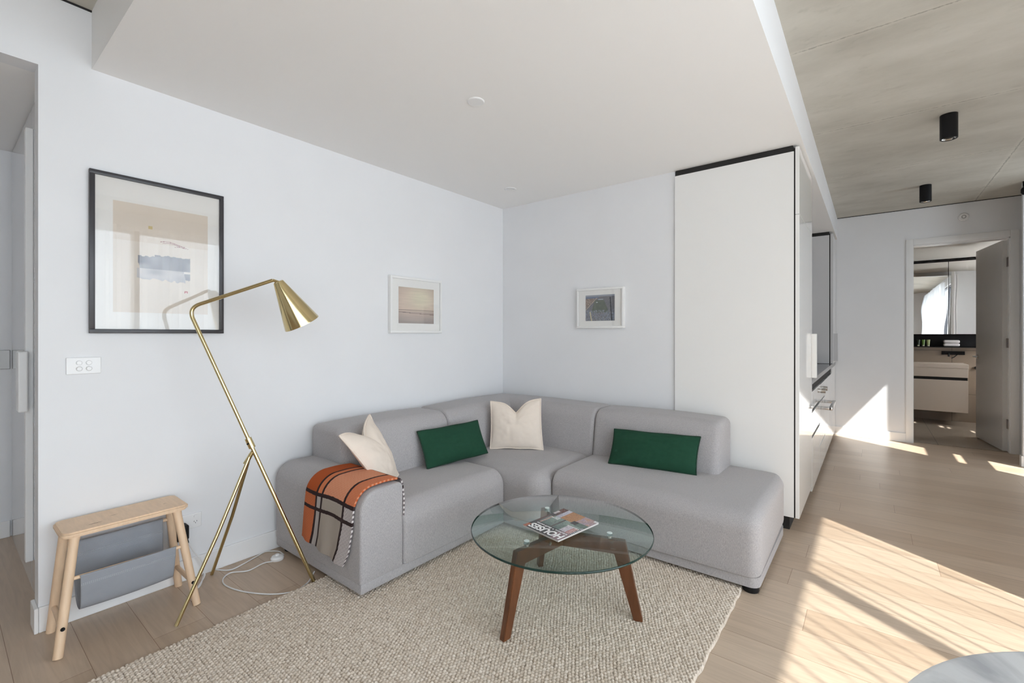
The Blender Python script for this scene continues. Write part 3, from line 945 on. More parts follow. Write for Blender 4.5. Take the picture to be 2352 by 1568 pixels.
# ceiling fittings
d1 = lathe('ceiling_cover_plate', [(0, -0.006), (0.040, -0.006), (0.044, -0.003), (0.044, 0), (0, 0)], (1.72, 1.586, ZB), M_PLAST, seg=48)
tag(d1, 'plain white round cover plate on the white ceiling, nearer one', 'ceiling fitting')
def recess():
    t = empty('recessed_downlight', (2.93, 2.32, ZB))
    tag(t, 'small white recessed downlight ring on the ceiling near the room corner', 'ceiling light')
    lathe('trim_ring', [(0.030, 0.0), (0.030, -0.004), (0.045, -0.006), (0.050, -0.002), (0.050, 0)], (0, 0, 0), M_PLAST, t, seg=40)
    lathe('lens', [(0, -0.001), (0.030, -0.001)], (0, 0, 0), mat('frosted_lens', (0.7, 0.7, 0.7), 0.3), t, seg=32)
recess()
def downlight(x, y, lab):
    t = empty('surface_downlight', (x, y, ZC))
    tag(t, lab, 'ceiling light', 'black cylinder downlights on the concrete ceiling')
    lathe('housing', [(0, 0), (0.045, 0), (0.045, -0.158), (0.041, -0.160), (0.036, -0.158), (0.036, -0.150), (0, -0.150)], (0, 0, 0), M_BLACK, t, seg=48)
    lathe('reflector', [(0.035, -0.157), (0.024, -0.148), (0, -0.146)], (0, 0, 0), mat('chrome_reflector', (0.8, 0.8, 0.78), 0.15, metal=1.0), t, seg=32)
downlight(4.155, -0.405, 'black cylinder downlight on the concrete ceiling, the nearer and larger')
downlight(5.98, -0.418, 'black cylinder downlight on the concrete ceiling, the farther one near the door wall')
def smoke():
    t = empty('smoke_alarm', (XF, -0.80, 2.537))
    tag(t, 'small round white alarm on the far wall above the bathroom door', 'alarm')
    lathe('base', [(0, 0), (0.045, 0), (0.045, 0.012), (0.036, 0.022), (0, 0.022)], (0, 0, 0), M_PLAST, t, axis=(-1, 0, 0), seg=32)
    lathe('sensor', [(0.012, 0.022), (0.016, 0.026), (0.020, 0.022)], (0, 0, 0), mat('grey_plastic', (0.4, 0.4, 0.4), 0.4), t, axis=(-1, 0, 0), seg=24)
smoke()
def bracket():
    t = empty('ceiling_rail_bracket', (6.40, -1.152, ZC))
    tag(t, 'black rail bracket under the concrete ceiling at the right edge', 'bracket')
    lathe('mount', [(0, 0), (0.02, 0), (0.02, -0.05), (0, -0.05)], (0, 0, 0), M_BLACK, t, seg=20)
    lathe('finial', [(0, -0.05), (0.022, -0.055), (0.032, -0.075), (0.032, -0.105), (0.02, -0.125), (0, -0.13)], (0, 0, 0), M_BLACK, t, seg=24)
bracket()

# ================================================================== SOFA
def sofa():
    s = empty('corner_sofa', (0, 0, 0))
    tag(s, 'light grey fabric modular corner sofa with chaise end', 'sofa')
    ax0, ax1, fy = 1.235, 1.482, 1.865
    def crown(amt, axx=1.0, axy=1.0):
        def f(P, q):
            top = np.clip((q[:, 2] - 0.2) / 0.8, 0, 1)
            P[:, 2] += amt * top * (1 - q[:, 0] ** 2 * axx * 0.9) * (1 - q[:, 1] ** 2 * axy * 0.9)
            return P
        return f
    zb = 0.078
    # arm : tapers slightly upwards on the outside
    def armf(P, q):
        P = crown(0.012)(P, q)
        return P
    mesh_obj('armrest', prof_box(1, fy, 2.725, ax0, ax1, zb, 0.505, 0.095, 0.028, 0.013, 0.03, fn=armf), M_SOFA, s, smooth=True)
    # left seat
    def seatf(P, q):
        top = np.clip((q[:, 2] - 0.2) / 0.8, 0, 1)
        P[:, 2] += 0.016 * top * (1 - q[:, 0] ** 2 * 0.9) * (1 - np.clip(q[:, 1], -1, 1) ** 2 * 0.6)
        # softly bulging front
        fr = np.clip(-q[:, 1], 0, 1) ** 6
        P[:, 1] -= 0.010 * fr * (1 - q[:, 0] ** 2)
        return P
    mesh_obj('seat', prof_box(0, ax1 + 0.004, 2.297, fy, 2.50, zb, 0.372, 0.095, 0.03, 0.018, 0.022, fn=seatf), M_SOFA, s, smooth=True)
    # corner seat
    def cornf(P, q):
        top = np.clip((q[:, 2] - 0.2) / 0.8, 0, 1)
        P[:, 2] += 0.012 * top * (1 - q[:, 0] ** 2 * 0.8) * (1 - q[:, 1] ** 2 * 0.8)
        return P
    bmc = soft_box(2.30, 3.10, 1.600, 2.50, zb, 0.372, 0.10, n=20, m=10, fn=cornf)
    mesh_obj('seat', bmc, M_SOFA, s, smooth=True)
    # chaise seat
    def chf(P, q):
        top = np.clip((q[:, 2] - 0.2) / 0.8, 0, 1)
        P[:, 2] += 0.014 * top * (1 - q[:, 0] ** 2 * 0.8) * (1 - q[:, 1] ** 2 * 0.7)
        fr = np.clip(-q[:, 0], 0, 1) ** 6
        P[:, 0] -= 0.010 * fr * (1 - q[:, 1] ** 2)
        Rp = 0.13
        dx = np.clip((P[:, 0] - (3.325 - Rp)) / Rp, 0, 1); dy = np.clip(((0.415 + Rp) - P[:, 1]) / Rp, 0, 1)
        nx_ = dx * np.sqrt(1 - dy ** 2 / 2); ny_ = dy * np.sqrt(1 - dx ** 2 / 2)
        P[:, 0] += (nx_ - dx) * Rp; P[:, 1] -= (ny_ - dy) * Rp
        return P
    mesh_obj('chaise_seat', prof_box(1, 0.415, 1.597, 2.432, 3.325, zb, 0.378, 0.085, 0.05, 0.055, 0.022, fn=chf, na=40), M_SOFA, s, smooth=True)
    # backrests
    def lean(axis, amt, z0=0.36, z1=0.72):
        def f(P, q):
            t = np.clip((P[:, 2] - z0) / (z1 - z0), 0, 1)
            w = np.clip((1 - q[:, axis]) / 2, 0, 1)
            P[:, axis] += amt * t * w
            other = 1 - axis
            # gentle front swell and soft top crown
            fr = np.clip(-q[:, axis], 0, 1) ** 4
            P[:, axis] -= 0.012 * fr * (1 - q[:, other] ** 2) * np.sin(np.clip(t, 0, 1) * math.pi)
            P[:, 2] += 0.010 * np.clip(q[:, 2], 0, 1) * (1 - q[:, other] ** 2)
            return P
        return f
    mesh_obj('backrest', prof_box(0, 1.452, 2.297, 2.335, 2.722, 0.30, 0.700, 0.085, 0.05, 0.035, 0.035, fn=lean(1, 0.06)), M_SOFA, s, smooth=True)
    mesh_obj('backrest', prof_box(0, 2.300, 3.325, 2.335, 2.722, 0.30, 0.703, 0.085, 0.05, 0.030, 0.03, fn=lean(1, 0.06)), M_SOFA, s, smooth=True)
    mesh_obj('backrest', prof_box(1, 1.600, 2.722, 2.965, 3.325, 0.30, 0.703, 0.085, 0.05, 0.030, 0.03, fn=lean(0, 0.06)), M_SOFA, s, smooth=True)
    mesh_obj('backrest', prof_box(1, 0.735, 1.597, 2.965, 3.325, 0.30, 0.700, 0.085, 0.05, 0.045, 0.030, fn=lean(0, 0.06)), M_SOFA, s, smooth=True)
    # base skirts (narrow hem band)
    bm = bmesh.new()
    e = 0.004
    add_box(bm, ax0 + e, 2.296, fy + e, 2.71, 0.032, zb + 0.004, 0.006)
    add_box(bm, 2.296, 3.3, 1.6 + e, 2.71, 0.032, zb + 0.003, 0.006)
    pts = [(2.436, 1.6)]
    for k in range(7):
        a = R(180 + 90 * k / 6); pts.append((2.436 + 0.045 + 0.045 * math.cos(a), 0.419 + 0.045 + 0.045 * math.sin(a)))
    for k in range(9):
        a = R(270 + 90 * k / 8); pts.append((3.320 - 0.125 + 0.125 * math.cos(a), 0.419 + 0.125 + 0.125 * math.sin(a)))
    pts.append((3.320, 1.6))
    add_prism(bm, pts, 0.032, zb + 0.002)
    bm_obj('base_skirt', bm, M_SOFA, s, auto=35)
    # feet
    for x, y in ((1.30, 1.94), (1.30, 2.66), (2.25, 1.94), (2.480, 0.462), (3.12, 0.50), (2.50, 1.5), (3.25, 1.5)):
        lathe('foot', [(0, 0.036), (0.038, 0.036), (0.038, 0.012), (0.034, 0.0), (0, 0.0)], (x, y, 0.0), M_BLACK, s, seg=28)
sofa()

# ================================================================== CUSHIONS
def pillow(name, BL, BR, TR, TL, thick, m, chop=0.0, flange=0.0, seed=0, parent=None, n=56, pinch=0.045, edge_m=None):
    BL, BR, TR, TL = (np.array(p, float) for p in (BL, BR, TR, TL))
    nrm = np.cross((BR - BL) + (TR - TL), (TL - BL) + (TR - BR)); nrm /= np.linalg.norm(nrm)
    upv = ((TL - BL) + (TR - BR)) / 2; upn = upv / np.linalg.norm(upv)
    rt = ((BR - BL) + (TR - TL)) / 2
    u = np.linspace(-1, 1, n + 1)
    u = np.sign(u) * (1 - (1 - np.abs(u)) ** 1.25)     # denser edges
    uu, vv = np.meshgrid(u, u)
    a = (uu + 1) / 2; b = (vv + 1) / 2
    # pinched outline
    pu = uu * (1 - pinch * (1 - vv ** 2)); pv = vv * (1 - pinch * (1 - uu ** 2))
    wob = 0.010 * np.sin(uu * 7 + seed) * np.abs(vv) ** 8
    pv = pv + wob
    a = (pu + 1) / 2; b = (pv + 1) / 2
    base = (1 - a)[..., None] * ((1 - b)[..., None] * BL + b[..., None] * TL) + a[..., None] * ((1 - b)[..., None] * BR + b[..., None] * TR)
    cw = 0.34
    ch = np.exp(-(np.abs(uu) / cw) ** 1.3) * np.clip((vv + 0.35) / 1.35, 0, 1) ** 1.6
    base = base - (chop * ch)[..., None] * upn
    prof = (np.clip(1 - np.abs(uu) ** 2.2, 0, 1) ** 0.62) * (np.clip(1 - np.abs(vv) ** 2.2, 0, 1) ** 0.62)
    wr = vnoise(uu * 3.2 + seed, vv * 3.2, 5) - 0.5
    wr2 = vnoise(uu * 8 + seed, vv * 8 + 3, 6) - 0.5
    crease = -0.55 * np.exp(-(np.abs(uu) / 0.10) ** 1.2) * np.clip((vv + 0.1) / 1.1, 0, 1) ** 1.5 if chop > 0 else 0
    th = thick / 2 * prof * (1 + 0.22 * wr + 0.08 * wr2 + crease * 0.6)
    # radiating creases near corners
    th = th + 0.004 * np.sin((uu * 9 - vv * 11) + seed) * np.clip(np.abs(uu * vv) * 1.6 - 0.35, 0, 1) * (1 - np.abs(uu) ** 6) * (1 - np.abs(vv) ** 6)
    F1 = base + th[..., None] * nrm
    F2 = base - th[..., None] * nrm * 0.85
    N = n + 1
    P = np.concatenate([F1.reshape(-1, 3), F2.reshape(-1, 3)])
    idx = np.arange(N * N).reshape(N, N)
    A = np.stack([idx[:-1, :-1], idx[:-1, 1:], idx[1:, 1:], idx[1:, :-1]], -1).reshape(-1, 4)
    B = A[:, ::-1] + N * N
    me = bpy.data.meshes.new(name); me.from_pydata(P.tolist(), [], np.concatenate([A, B]).tolist()); me.update()
    bm = bmesh.new(); bm.from_mesh(me)
    bmesh.ops.remove_doubles(bm, verts=bm.verts, dist=0.0004)
    bm.to_mesh(me); bm.free()
    o = mesh_obj(name, me, m, parent, smooth=True)
    # piping / flange round the edge
    ring = [F1[0, i] for i in range(N)] + [F1[i, -1] for i in range(1, N)] + [F1[-1, i] for i in range(N - 2, -1, -1)] + [F1[i, 0] for i in range(N - 2, 0, -1)]
    cen = (BL + BR + TR + TL) / 4
    bm = bmesh.new()
    pts = []
    for p in ring:
        dd = p - cen; dd = dd / np.linalg.norm(dd)
        pts.append(Vector(p + dd * flange * 0.3))
    pts.append(pts[0])
    add_tube(bm, pts, 0.0035 + flange * 0.35, 8, caps=False)
    bmesh.ops.recalc_face_normals(bm, faces=bm.faces[:])
    bm_obj('piping', bm, edge_m or m, o, smooth=True)
    return o

M_CREAM = mat('cream_linen', s2l((230, 217, 204)), 0.9, spec=0.1, bump=0.35, bscale=420, var=0.015, vscale=30)
M_GREEN = mat('dark_green_cotton', s2l((34, 70, 53)), 0.85, spec=0.15, bump=0.3, bscale=420, var=0.05, vscale=40)
M_GREEND = mat('dark_green_piping', s2l((18, 52, 36)), 0.8)

tag(pillow('cushion', (1.53, 2.08, 0.395), (1.77, 2.275, 0.39), (1.66, 2.41, 0.757), (1.31, 2.165, 0.725), 0.13, M_CREAM, chop=0.085, flange=0.006, seed=1),
    'cream square cushion leaning in the armrest corner beside the throw', 'cushion', 'cream cushions on the sofa')
tag(pillow('cushion', (2.622, 2.268, 0.388), (2.838, 1.935, 0.388), (2.930, 2.02, 0.753), (2.690, 2.322, 0.731), 0.12, M_CREAM, chop=0.095, flange=0.006, seed=4),
    'cream square cushion standing in the inner corner of the sofa', 'cushion', 'cream cushions on the sofa')
tag(pillow('cushion', (1.966, 2.235, 0.388), (2.457, 2.150, 0.405), (2.48, 2.27, 0.620), (1.975, 2.345, 0.612), 0.11, M_GREEN, flange=0.001, seed=7, pinch=0.03, edge_m=M_GREEND),
    'dark green oblong cushion tilted on the left seat of the sofa', 'cushion', 'green cushions on the sofa')
tag(pillow('cushion', (2.80, 1.380, 0.392), (2.885, 0.838, 0.392), (2.99, 0.842, 0.607), (2.95, 1.408, 0.592), 0.11, M_GREEN, flange=0.001, seed=12, pinch=0.03, edge_m=M_GREEND),
    'dark green oblong cushion on the chaise side of the sofa', 'cushion', 'green cushions on the sofa')

# ================================================================== THROW
def throw():
    ax0, ax1, zt, r, r1 = 1.235, 1.482, 0.513, 0.095, 0.030
    off = 0.008; rr = r + off
    path = []
    z = 0.165
    for k in range(60): path.append((ax0 - off, z + (zt - r - z) * k / 60, ))
    for k in range(31):
        a = math.pi - (math.pi / 2) * k / 30
        path.append((ax0 + r + rr * math.cos(a), zt - r + rr * math.sin(a)))
    for k in range(1, 20): path.append((ax0 + r + (ax1 - r1 - ax0 - r) * k / 20, zt + off + 0.003 * math.sin(math.pi * k / 20)))
    for k in range(31):
        a = math.pi / 2 - (math.pi / 2) * k / 30
        path.append((ax1 - r1 + (r1 + off + 0.004) * math.cos(a), zt - r1 + (r1 + off) * math.sin(a)))
    for k in range(1, 30): path.append((ax1 + off + 0.004 + 0.006 * math.sin(k / 29 * math.pi), zt - r1 - 0.16 * k / 29))
    P = np.array(path)
    L = np.concatenate([[0], np.cumsum(np.linalg.norm(np.diff(P, axis=0), axis=1))])
    ns = int(L[-1] / 0.0016); nt = 270
    S = np.linspace(0, L[-1], ns)
    X = np.interp(S, L, P[:, 0]); Z = np.interp(S, L, P[:, 1])
    s_corner = L[60]
    t = np.linspace(0, 1, nt)
    # back / front edges in Y as a function of s
    yb = np.interp(S, [0, 0.25, 0.40, L[-1]], [2.372, 2.345, 2.325, 2.28])
    yf = np.interp(S, [0, 0.06, 0.16, 0.32, L[-1]], [1.985, 1.945, 1.918, 1.902, 1.878])
    TT, SS = np.meshgrid(t, S)
    Y = yb[:, None] * (1 - TT) + yf[:, None] * TT
    XX = np.repeat(X[:, None], nt, 1); ZZ = np.repeat(Z[:, None], nt, 1)
    # lower hem slopes and drapes out a little
    low = np.clip(1 - SS / 0.25, 0, 1)
    ZZ = ZZ + low ** 1.0 * (0.02 - 0.045 * TT) * np.clip(1 - SS / 0.25, 0, 1)
    XX = XX - low * (0.006 + 0.012 * np.sin(TT * 9.0 + SS * 4) ** 2)
    Pts = np.stack([XX, Y, ZZ], -1)
    # colours
    OR = (196, 104, 62); ORD = (170, 84, 46); CRM = (226, 176, 148); LN = (58, 46, 46); BG = (168, 158, 148); GR = (176, 168, 164); WH = (222, 216, 214)
    sl1 = s_corner + 0.018; sl2 = s_corner - 0.058
    s_in = L[60 + 31 + 19 + 10]
    Ym = (1 - TT) * 0.43; Sm = SS
    st = (np.sin((Sm * 0.35 + Ym) * 2 * math.pi / 0.0078) > 0.0).astype(float)     # diagonal rib
    C = np.zeros(TT.shape + (3,))
    C[:] = OR
    C = mixc(C, CRM, st * 0.95)
    colL = TT < 0.25; colM = (TT >= 0.25) & (TT < 0.365); colR = TT > 0.815
    C[colL & (SS > sl1)] = ORD
    C[colM & (SS > sl1)] = 0.75 * np.array(OR) + 0.25 * np.array(CRM)
    below = SS < sl1
    cb = mixc(np.broadcast_to(np.array((205, 118, 78), float), C.shape), (120, 60, 45), st * 0.35)
    C[below & colL] = cb[below & colL]
    C[below & colM] = GR
    C[below & (TT >= 0.365) & ~colR] = BG
    cw = mixc(np.broadcast_to(np.array(WH, float), C.shape), (120, 110, 112), 1 - st)
    C[below & colR] = cw[below & colR]
    co = mixc(np.broadcast_to(np.array(OR, float), C.shape), (150, 70, 40), st * 0.8)
    C[(SS > sl1) & colR] = mixc(C, (190, 90, 50), np.full(TT.shape, 0.35))[(SS > sl1) & colR]
    inn = SS > s_in
    C[inn] = cw[inn]
    for tl, w in ((0.25, 0.018), (0.365, 0.018), (0.815, 0.018)):
        C[np.abs(TT - tl) < w] = LN
    wv = 0.004 * np.sin(TT * 8)
    for s_, w in ((sl1, 0.009), (sl2, 0.009)):
        C[np.abs(SS + wv - s_) < w] = LN
    C[np.abs(SS - s_in) < 0.010] = LN
    C[(SS > s_in + 0.045) & (SS < s_in + 0.06)] = LN
    me = bpy.data.meshes.new('throw')
    idx = np.arange(ns * nt).reshape(ns, nt)
    F = np.stack([idx[:-1, :-1], idx[:-1, 1:], idx[1:, 1:], idx[1:, :-1]], -1).reshape(-1, 4)
    grid_mesh(me, Pts.reshape(-1, 3), F)
    set_cols(me, s2l_np(C).reshape(-1, 3))
    o = mesh_obj('throw_blanket', me, mat('knitted_wool', (1, 1, 1), 0.95, spec=0.1, attr=True, bump=0.5, bscale=260), smooth=True)
    sol = o.modifiers.new('thick', 'SOLIDIFY'); sol.thickness = 0.010; sol.offset = 0
    tag(o, 'orange and beige checked knitted throw draped over the sofa armrest', 'throw')
throw()

# ================================================================== RUG
def rug():
    x0, x1, y0, y1 = 0.16, 2.60, 0.495, 2.20
    st = 0.0025
    nx = int((x1 - x0) / st); ny = int((y1 - y0) / st)
    xs = np.linspace(x0, x1, nx); ys = np.linspace(y0, y1, ny)
    X, Y = np.meshgrid(xs, ys)
    gx, gy = 0.0132, 0.0150
    wx = X + 0.004 * (vnoise(X * 9, Y * 9, 1) - 0.5) * 2; wy = Y + 0.004 * (vnoise(X * 9, Y * 9, 2) - 0.5) * 2
    ci = np.floor(wx / gx).astype(np.int64)
    def h(a, b, s):
        n = (a * 374761393 + b * 668265263 + s * 974634777) & 0xffffffff
        n = ((n ^ (n >> 13)) * 1274126177) & 0xffffffff
        return ((n ^ (n >> 16)) & 0xffff) / 65535.0
    best = np.zeros_like(X); tone = np.full_like(X, 0.5)
    for di in (-1, 0, 1):
        i = ci + di
        cj = np.floor(wy / gy - (i & 1) * 0.5).astype(np.int64)
        for dj in (-1, 0, 1):
            j = cj + dj
            cx = (i + 0.5) * gx + (h(i, j, 3) - 0.5) * 0.003
            cy = (j + 0.5 + (i & 1) * 0.5) * gy + (h(i, j, 4) - 0.5) * 0.003
            sz = 0.92 + 0.25 * h(i, j, 5)
            dd = ((wx - cx) / (0.0075 * sz)) ** 2 + ((wy - cy) / (0.0082 * sz)) ** 2
            z = np.sqrt(np.clip(1 - dd, 0, 1)) * (0.8 + 0.4 * h(i, j, 6))
            m = z > best
            best = np.where(m, z, best); tone = np.where(m, h(i, j, 7), tone)
    Z = 0.005 + 0.0095 * best + 0.002 * vnoise(X * 5, Y * 5, 8)
    edge = np.minimum.reduce([X - x0, x1 - X, Y - y0, y1 - Y])
    Z *= np.clip(edge / 0.005, 0, 1) ** 0.5
    Z[0, :] = Z[-1, :] = 0.0008; Z[:, 0] = Z[:, -1] = 0.0008
    # slightly wandering outline
    wob = 0.008 * (vnoise(X * 18, Y * 18, 11) - 0.5)
    k = np.clip(1 - edge / 0.05, 0, 1)
    X2 = X + wob * k; Y2 = Y + wob * k
    big = vnoise(X * 2.5, Y * 2.5, 20)
    C = mixc(np.broadcast_to(np.array((197, 182, 165), float), X.shape + (3,)), (226, 215, 202), np.clip(0.25 + 0.55 * tone + 0.35 * (big - 0.5), 0, 1))
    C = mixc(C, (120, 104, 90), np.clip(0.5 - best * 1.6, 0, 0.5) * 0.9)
    me = bpy.data.meshes.new('rug')
    idx = np.arange(nx * ny).reshape(ny, nx)
    F = np.stack([idx[:-1, :-1], idx[:-1, 1:], idx[1:, 1:], idx[1:, :-1]], -1).reshape(-1, 4)
    grid_mesh(me, np.stack([X2, Y2, Z], -1).reshape(-1, 3), F)
    set_cols(me, s2l_np(C).reshape(-1, 3))
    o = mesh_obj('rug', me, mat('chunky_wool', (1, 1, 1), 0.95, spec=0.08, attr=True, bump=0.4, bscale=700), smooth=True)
    tag(o, 'chunky looped cream wool rug under the coffee table and sofa', 'rug')
rug()

# ================================================================== COFFEE TABLE
def walnut():
    m = mat('oiled_walnut', s2l((102, 60, 34)), 0.36, var=0.28, vscale=10, vstretch=(3, 3, 0.6), coat=0.15)
    return m
M_WAL = walnut()
def coffee_table():
    cx, cy, zt = 1.787, 1.12, 0.362
    t = empty('coffee_table', (cx, cy, 0.012))
    tag(t, 'round glass coffee table on three angled walnut legs', 'coffee table')
    zt -= 0.012
    # glass disc
    bm = bmesh.new()
    seg = 128; rr = 0.410; prof = [(rr - 0.003, zt), (rr, zt + 0.003), (rr, zt + 0.007), (rr - 0.003, zt + 0.010)]
    rings = [[bm.verts.new((r * math.cos(2 * math.pi * k / seg), r * math.sin(2 * math.pi * k / seg), z)) for k in range(seg)] for r, z in prof]
    for i in range(3):
        for k in range(seg):
            f = bm.faces.new((rings[i][k], rings[i][(k + 1) % seg], rings[i + 1][(k + 1) % seg], rings[i + 1][k])); f.material_index = 1
    bm.faces.new(rings[0][::-1]); bm.faces.new(rings[-1])
    bm_obj('glass_top', bm, [M_TGLASS, M_TRIMGL], t, auto=60)
    feet = [(1.436, 1.171), (1.899, 0.786), (2.026, 1.403)]
    offs = [(0.015, -0.028), (0.0, 0.0), (-0.010, 0.020)]
    for k, (fx, fy) in enumerate(feet):
        d = Vector((fx - cx, fy - cy, 0)); Lf = d.length; d.normalize()
        side = Vector((-d.y, d.x, 0)); w = 0.0135
        # profile in (radial, z): L shaped bracket
        top = zt - 0.012
        rin = 0.0
        prof = [(rin, top), (0.290, top), (Lf + 0.012, 0.0), (Lf - 0.026, 0.0), (0.243, top - 0.062), (rin, top - 0.062)]
        bm = bmesh.new()
        o2 = Vector((0, 0, 0))
        A = [bm.verts.new(o2 + d * p + side * w + Vector((0, 0, z))) for p, z in prof]
        B = [bm.verts.new(o2 + d * p - side * w + Vector((0, 0, z))) for p, z in prof]
        bm.faces.new(A); bm.faces.new(B[::-1])
        for i in range(len(prof)):
            j = (i + 1) % len(prof)
            bm.faces.new((A[i], B[i], B[j], A[j]))
        bmesh.ops.recalc_face_normals(bm, faces=bm.faces[:])
        bmesh.ops.bevel(bm, geom=bm.edges[:], offset=0.002, segments=2, affect='EDGES')
        lg = bm_obj('leg', bm, M_WAL, t, auto=40)
        p = o2 + d * 0.222
        lathe('glass_support', [(0, top), (0.010, top), (0.010, zt - 0.002), (0.014, zt - 0.002), (0.014, zt), (0, zt)], (p.x, p.y, 0), M_STEEL, t, seg=24)
        lathe('support_cap', [(0, zt + 0.010), (0.012, zt + 0.010), (0.012, zt + 0.0115), (0, zt + 0.0125)], (p.x, p.y, 0), mat('clear_pad', (0.62, 0.72, 0.70), 0.2), t, seg=24)
        if k == 0:
            q = o2 + d * 0.085 + side * (w if side.dot(Vector((-cx, -cy, 0))) > 0 else -w)
            nd = side if side.dot(Vector((-cx, -cy, 0))) > 0 else -side
            lathe('bolt', [(0, 0.003), (0.005, 0.003), (0.0055, 0), (0.009, 0.0)], (q.x, q.y, top - 0.028), M_STEEL, t, axis=nd, seg=20)
    lathe('hub', [(0, zt - 0.014), (0.022, zt - 0.014), (0.022, zt - 0.072), (0, zt - 0.072)], (0, 0, 0), M_WAL, t, seg=6)
coffee_table()

# ---- magazine
def to_mesh_text(name, body, size, m, parent, loc, rot=(0, 0, 0), extr=0.0002, bold=0.0, sx=1.0, spacing=1.0):
    cu = bpy.data.curves.new(name, 'FONT'); cu.body = body; cu.size = size; cu.extrude = extr; cu.offset = bold
    cu.space_character = spacing
    o = bpy.data.objects.new(name, cu); COL.objects.link(o)
    dg = bpy.context.evaluated_depsgraph_get(); dg.update()
    me = bpy.data.meshes.new_from_object(o.evaluated_get(dg))
    bpy.data.objects.remove(o)
    me.materials.clear()
    ob = mesh_obj(name, me, m, parent)
    ob.location = loc; ob.rotation_euler = rot; ob.scale = (sx, 1, 1)
    return ob

def magazine():
    # corners on the glass : near-left edge holds the title
    Z0 = 0.3845
    def fl(px, py, z=Z0 + 0.004):
        f = 1049.0; a = (px - 1176) / f; d = (1.25 - z) * f / (py - 768)
        return Vector((d * (0.7864 + 0.6177 * a), d * (0.6177 - 0.7864 * a), z))
    A = fl(1282, 1243)    # near corner : 'H' side (top-left of cover as read)
    B = fl(1194, 1203)    # left corner : 'S' side (top-right of cover)
    Dv = fl(1374, 1195)
    e1 = (B - A); w = 0.222; e1n = e1.normalized()
    e2n = Vector((0, 0, 1)).cross(e1n) ; 
    if e2n.dot(Dv - A) < 0: e2n = -e2n
    # local frame: x = reading direction (A->B), y = up the page = -e2
    t = empty('magazine', (A.x, A.y, Z0 - 0.0005))
    ang = math.atan2(e1n.y, e1n.x)
    t.rotation_euler = (0, 0, ang)
    tag(t, 'home magazine with busy photo cover lying on the glass table', 'magazine')
    H = 0.275; W_ = 0.215
    # local x along e1 ; local y: page goes in direction of e2 -> local -y or +y?
    sgn = 1 if Vector((-e1n.y, e1n.x, 0)).dot(e2n) > 0 else -1
    th = 0.008
    y0, y1 = (0, sgn * H)
    box('pages', 0.001, W_ - 0.001, min(y0, y1) + 0.001, max(y0, y1) - 0.001, 0, th - 0.001, M_PAPER, t, bev=0.001)
    def cover(u, v):
        # u: 0..1 along reading direction, v: 0 top(title) .. 1 bottom
        C = np.zeros(u.shape + (3,)); C[:] = (44, 40, 40)
        nz = vnoise(u * 14, v * 16, 3); nf = vnoise(u * 60, v * 70, 4)
        # teal kitchen band in the middle
        k = (v > 0.27) & (v < 0.66)
        C[k] = mixc(np.broadcast_to(np.array((92, 112, 104), float), C.shape), (150, 168, 158), np.clip((v - 0.27) / 0.39, 0, 1))[k]
        C[k & (np.abs(u - 0.55 - 0.0 * v) < 0.02)] = (70, 52, 48)
        C[k & (u > 0.93)] = (96, 58, 50)
        C[k & (np.abs(u - 0.87) < 0.02)] = (196, 160, 150)
        C[(v > 0.24) & (v < 0.30)] = (36, 34, 34)
        # mauve circle near the H
        m = (u - 0.02) ** 2 + ((v - 0.16) * 1.25) ** 2 < 0.075
        C[m] = (150, 124, 130)
        # bottom collage
        k = (v >= 0.66)
        C[k & (u < 0.42)] = mixc(np.broadcast_to(np.array((182, 166, 182), float), C.shape), (206, 160, 140), nz)[k & (u < 0.42)]
        k2 = k & (u >= 0.36) & (u < 0.72)
        C[k2] = mixc(np.broadcast_to(np.array((206, 150, 96), float), C.shape), (160, 104, 66), (np.sin(u * 90 + v * 40) > 0.3) * 0.7)[k2]
        k3 = k & (u >= 0.72) & (u < 0.86); C[k3] = (208, 206, 220)
        k4 = k & (u >= 0.84); C[k4] = (110, 70, 62)
        k5 = (v > 0.72) & (v < 0.86) & (u > 0.93); C[k5] = (222, 214, 214)
        k6 = (v > 0.62) & (v < 0.72) & (u > 0.86); C[k6] = (40, 34, 36)
        # white box with red lines on the left edge
        k = (v > 0.30) & (v < 0.52) & (u > 0.06) & (u < 0.34)
        C[k] = (214, 206, 214)
        kr = k & (u < 0.17); C[kr] = mixc(np.broadcast_to(np.array((196, 112, 100), float), C.shape), (232, 214, 210), (np.sin(u * 150) > 0) * 1.0)[kr]
        k = (v > 0.52) & (v < 0.55) & (u < 0.36); C[k] = (226, 222, 222)
        k = (v > 0.60) & (v < 0.74) & (u < 0.26); C[k] = (98, 118, 108)
        k = (v > 0.62) & (v < 0.74) & (u >= 0.26) & (u < 0.40); C[k] = (40, 38, 38)
        k = (u > 0.90) & (v < 0.14); C[k] = (176, 96, 66)
        k = (u < 0.05) & (v > 0.28) & (v < 0.62); C[k] = mixc(np.broadcast_to(np.array((30, 30, 32), float), C.shape), (220, 220, 224), (np.sin(v * 160) > 0) * 1.0)[k]
        k = (v > 0.94) & (u < 0.10); C[k] = (230, 230, 232)
        return np.clip(C * (0.76 + 0.24 * nf[..., None]), 0, 255)
    # grid: U along x, V along page direction. keep normal up
    if sgn > 0:
        color_grid('cover', (0, 0, th), (W_, 0, 0), (0, H, 0), 150, 190, cover, M_MAGP, t, zfn=lambda u, v: 0.004 * v ** 3 * u)
    else:
        color_grid('cover', (0, -H, th), (W_, 0, 0), (0, H, 0), 150, 190, lambda u, v: cover(u, 1 - v), M_MAGP, t, zfn=lambda u, v: 0.004 * (1 - v) ** 3 * u)
    # writing: page 'up' points away from the page direction
    zt = th + 0.0006
    yt = -0.046 if sgn < 0 else 0.046
    rot = (0, 0, 0) if sgn < 0 else (0, 0, 0)
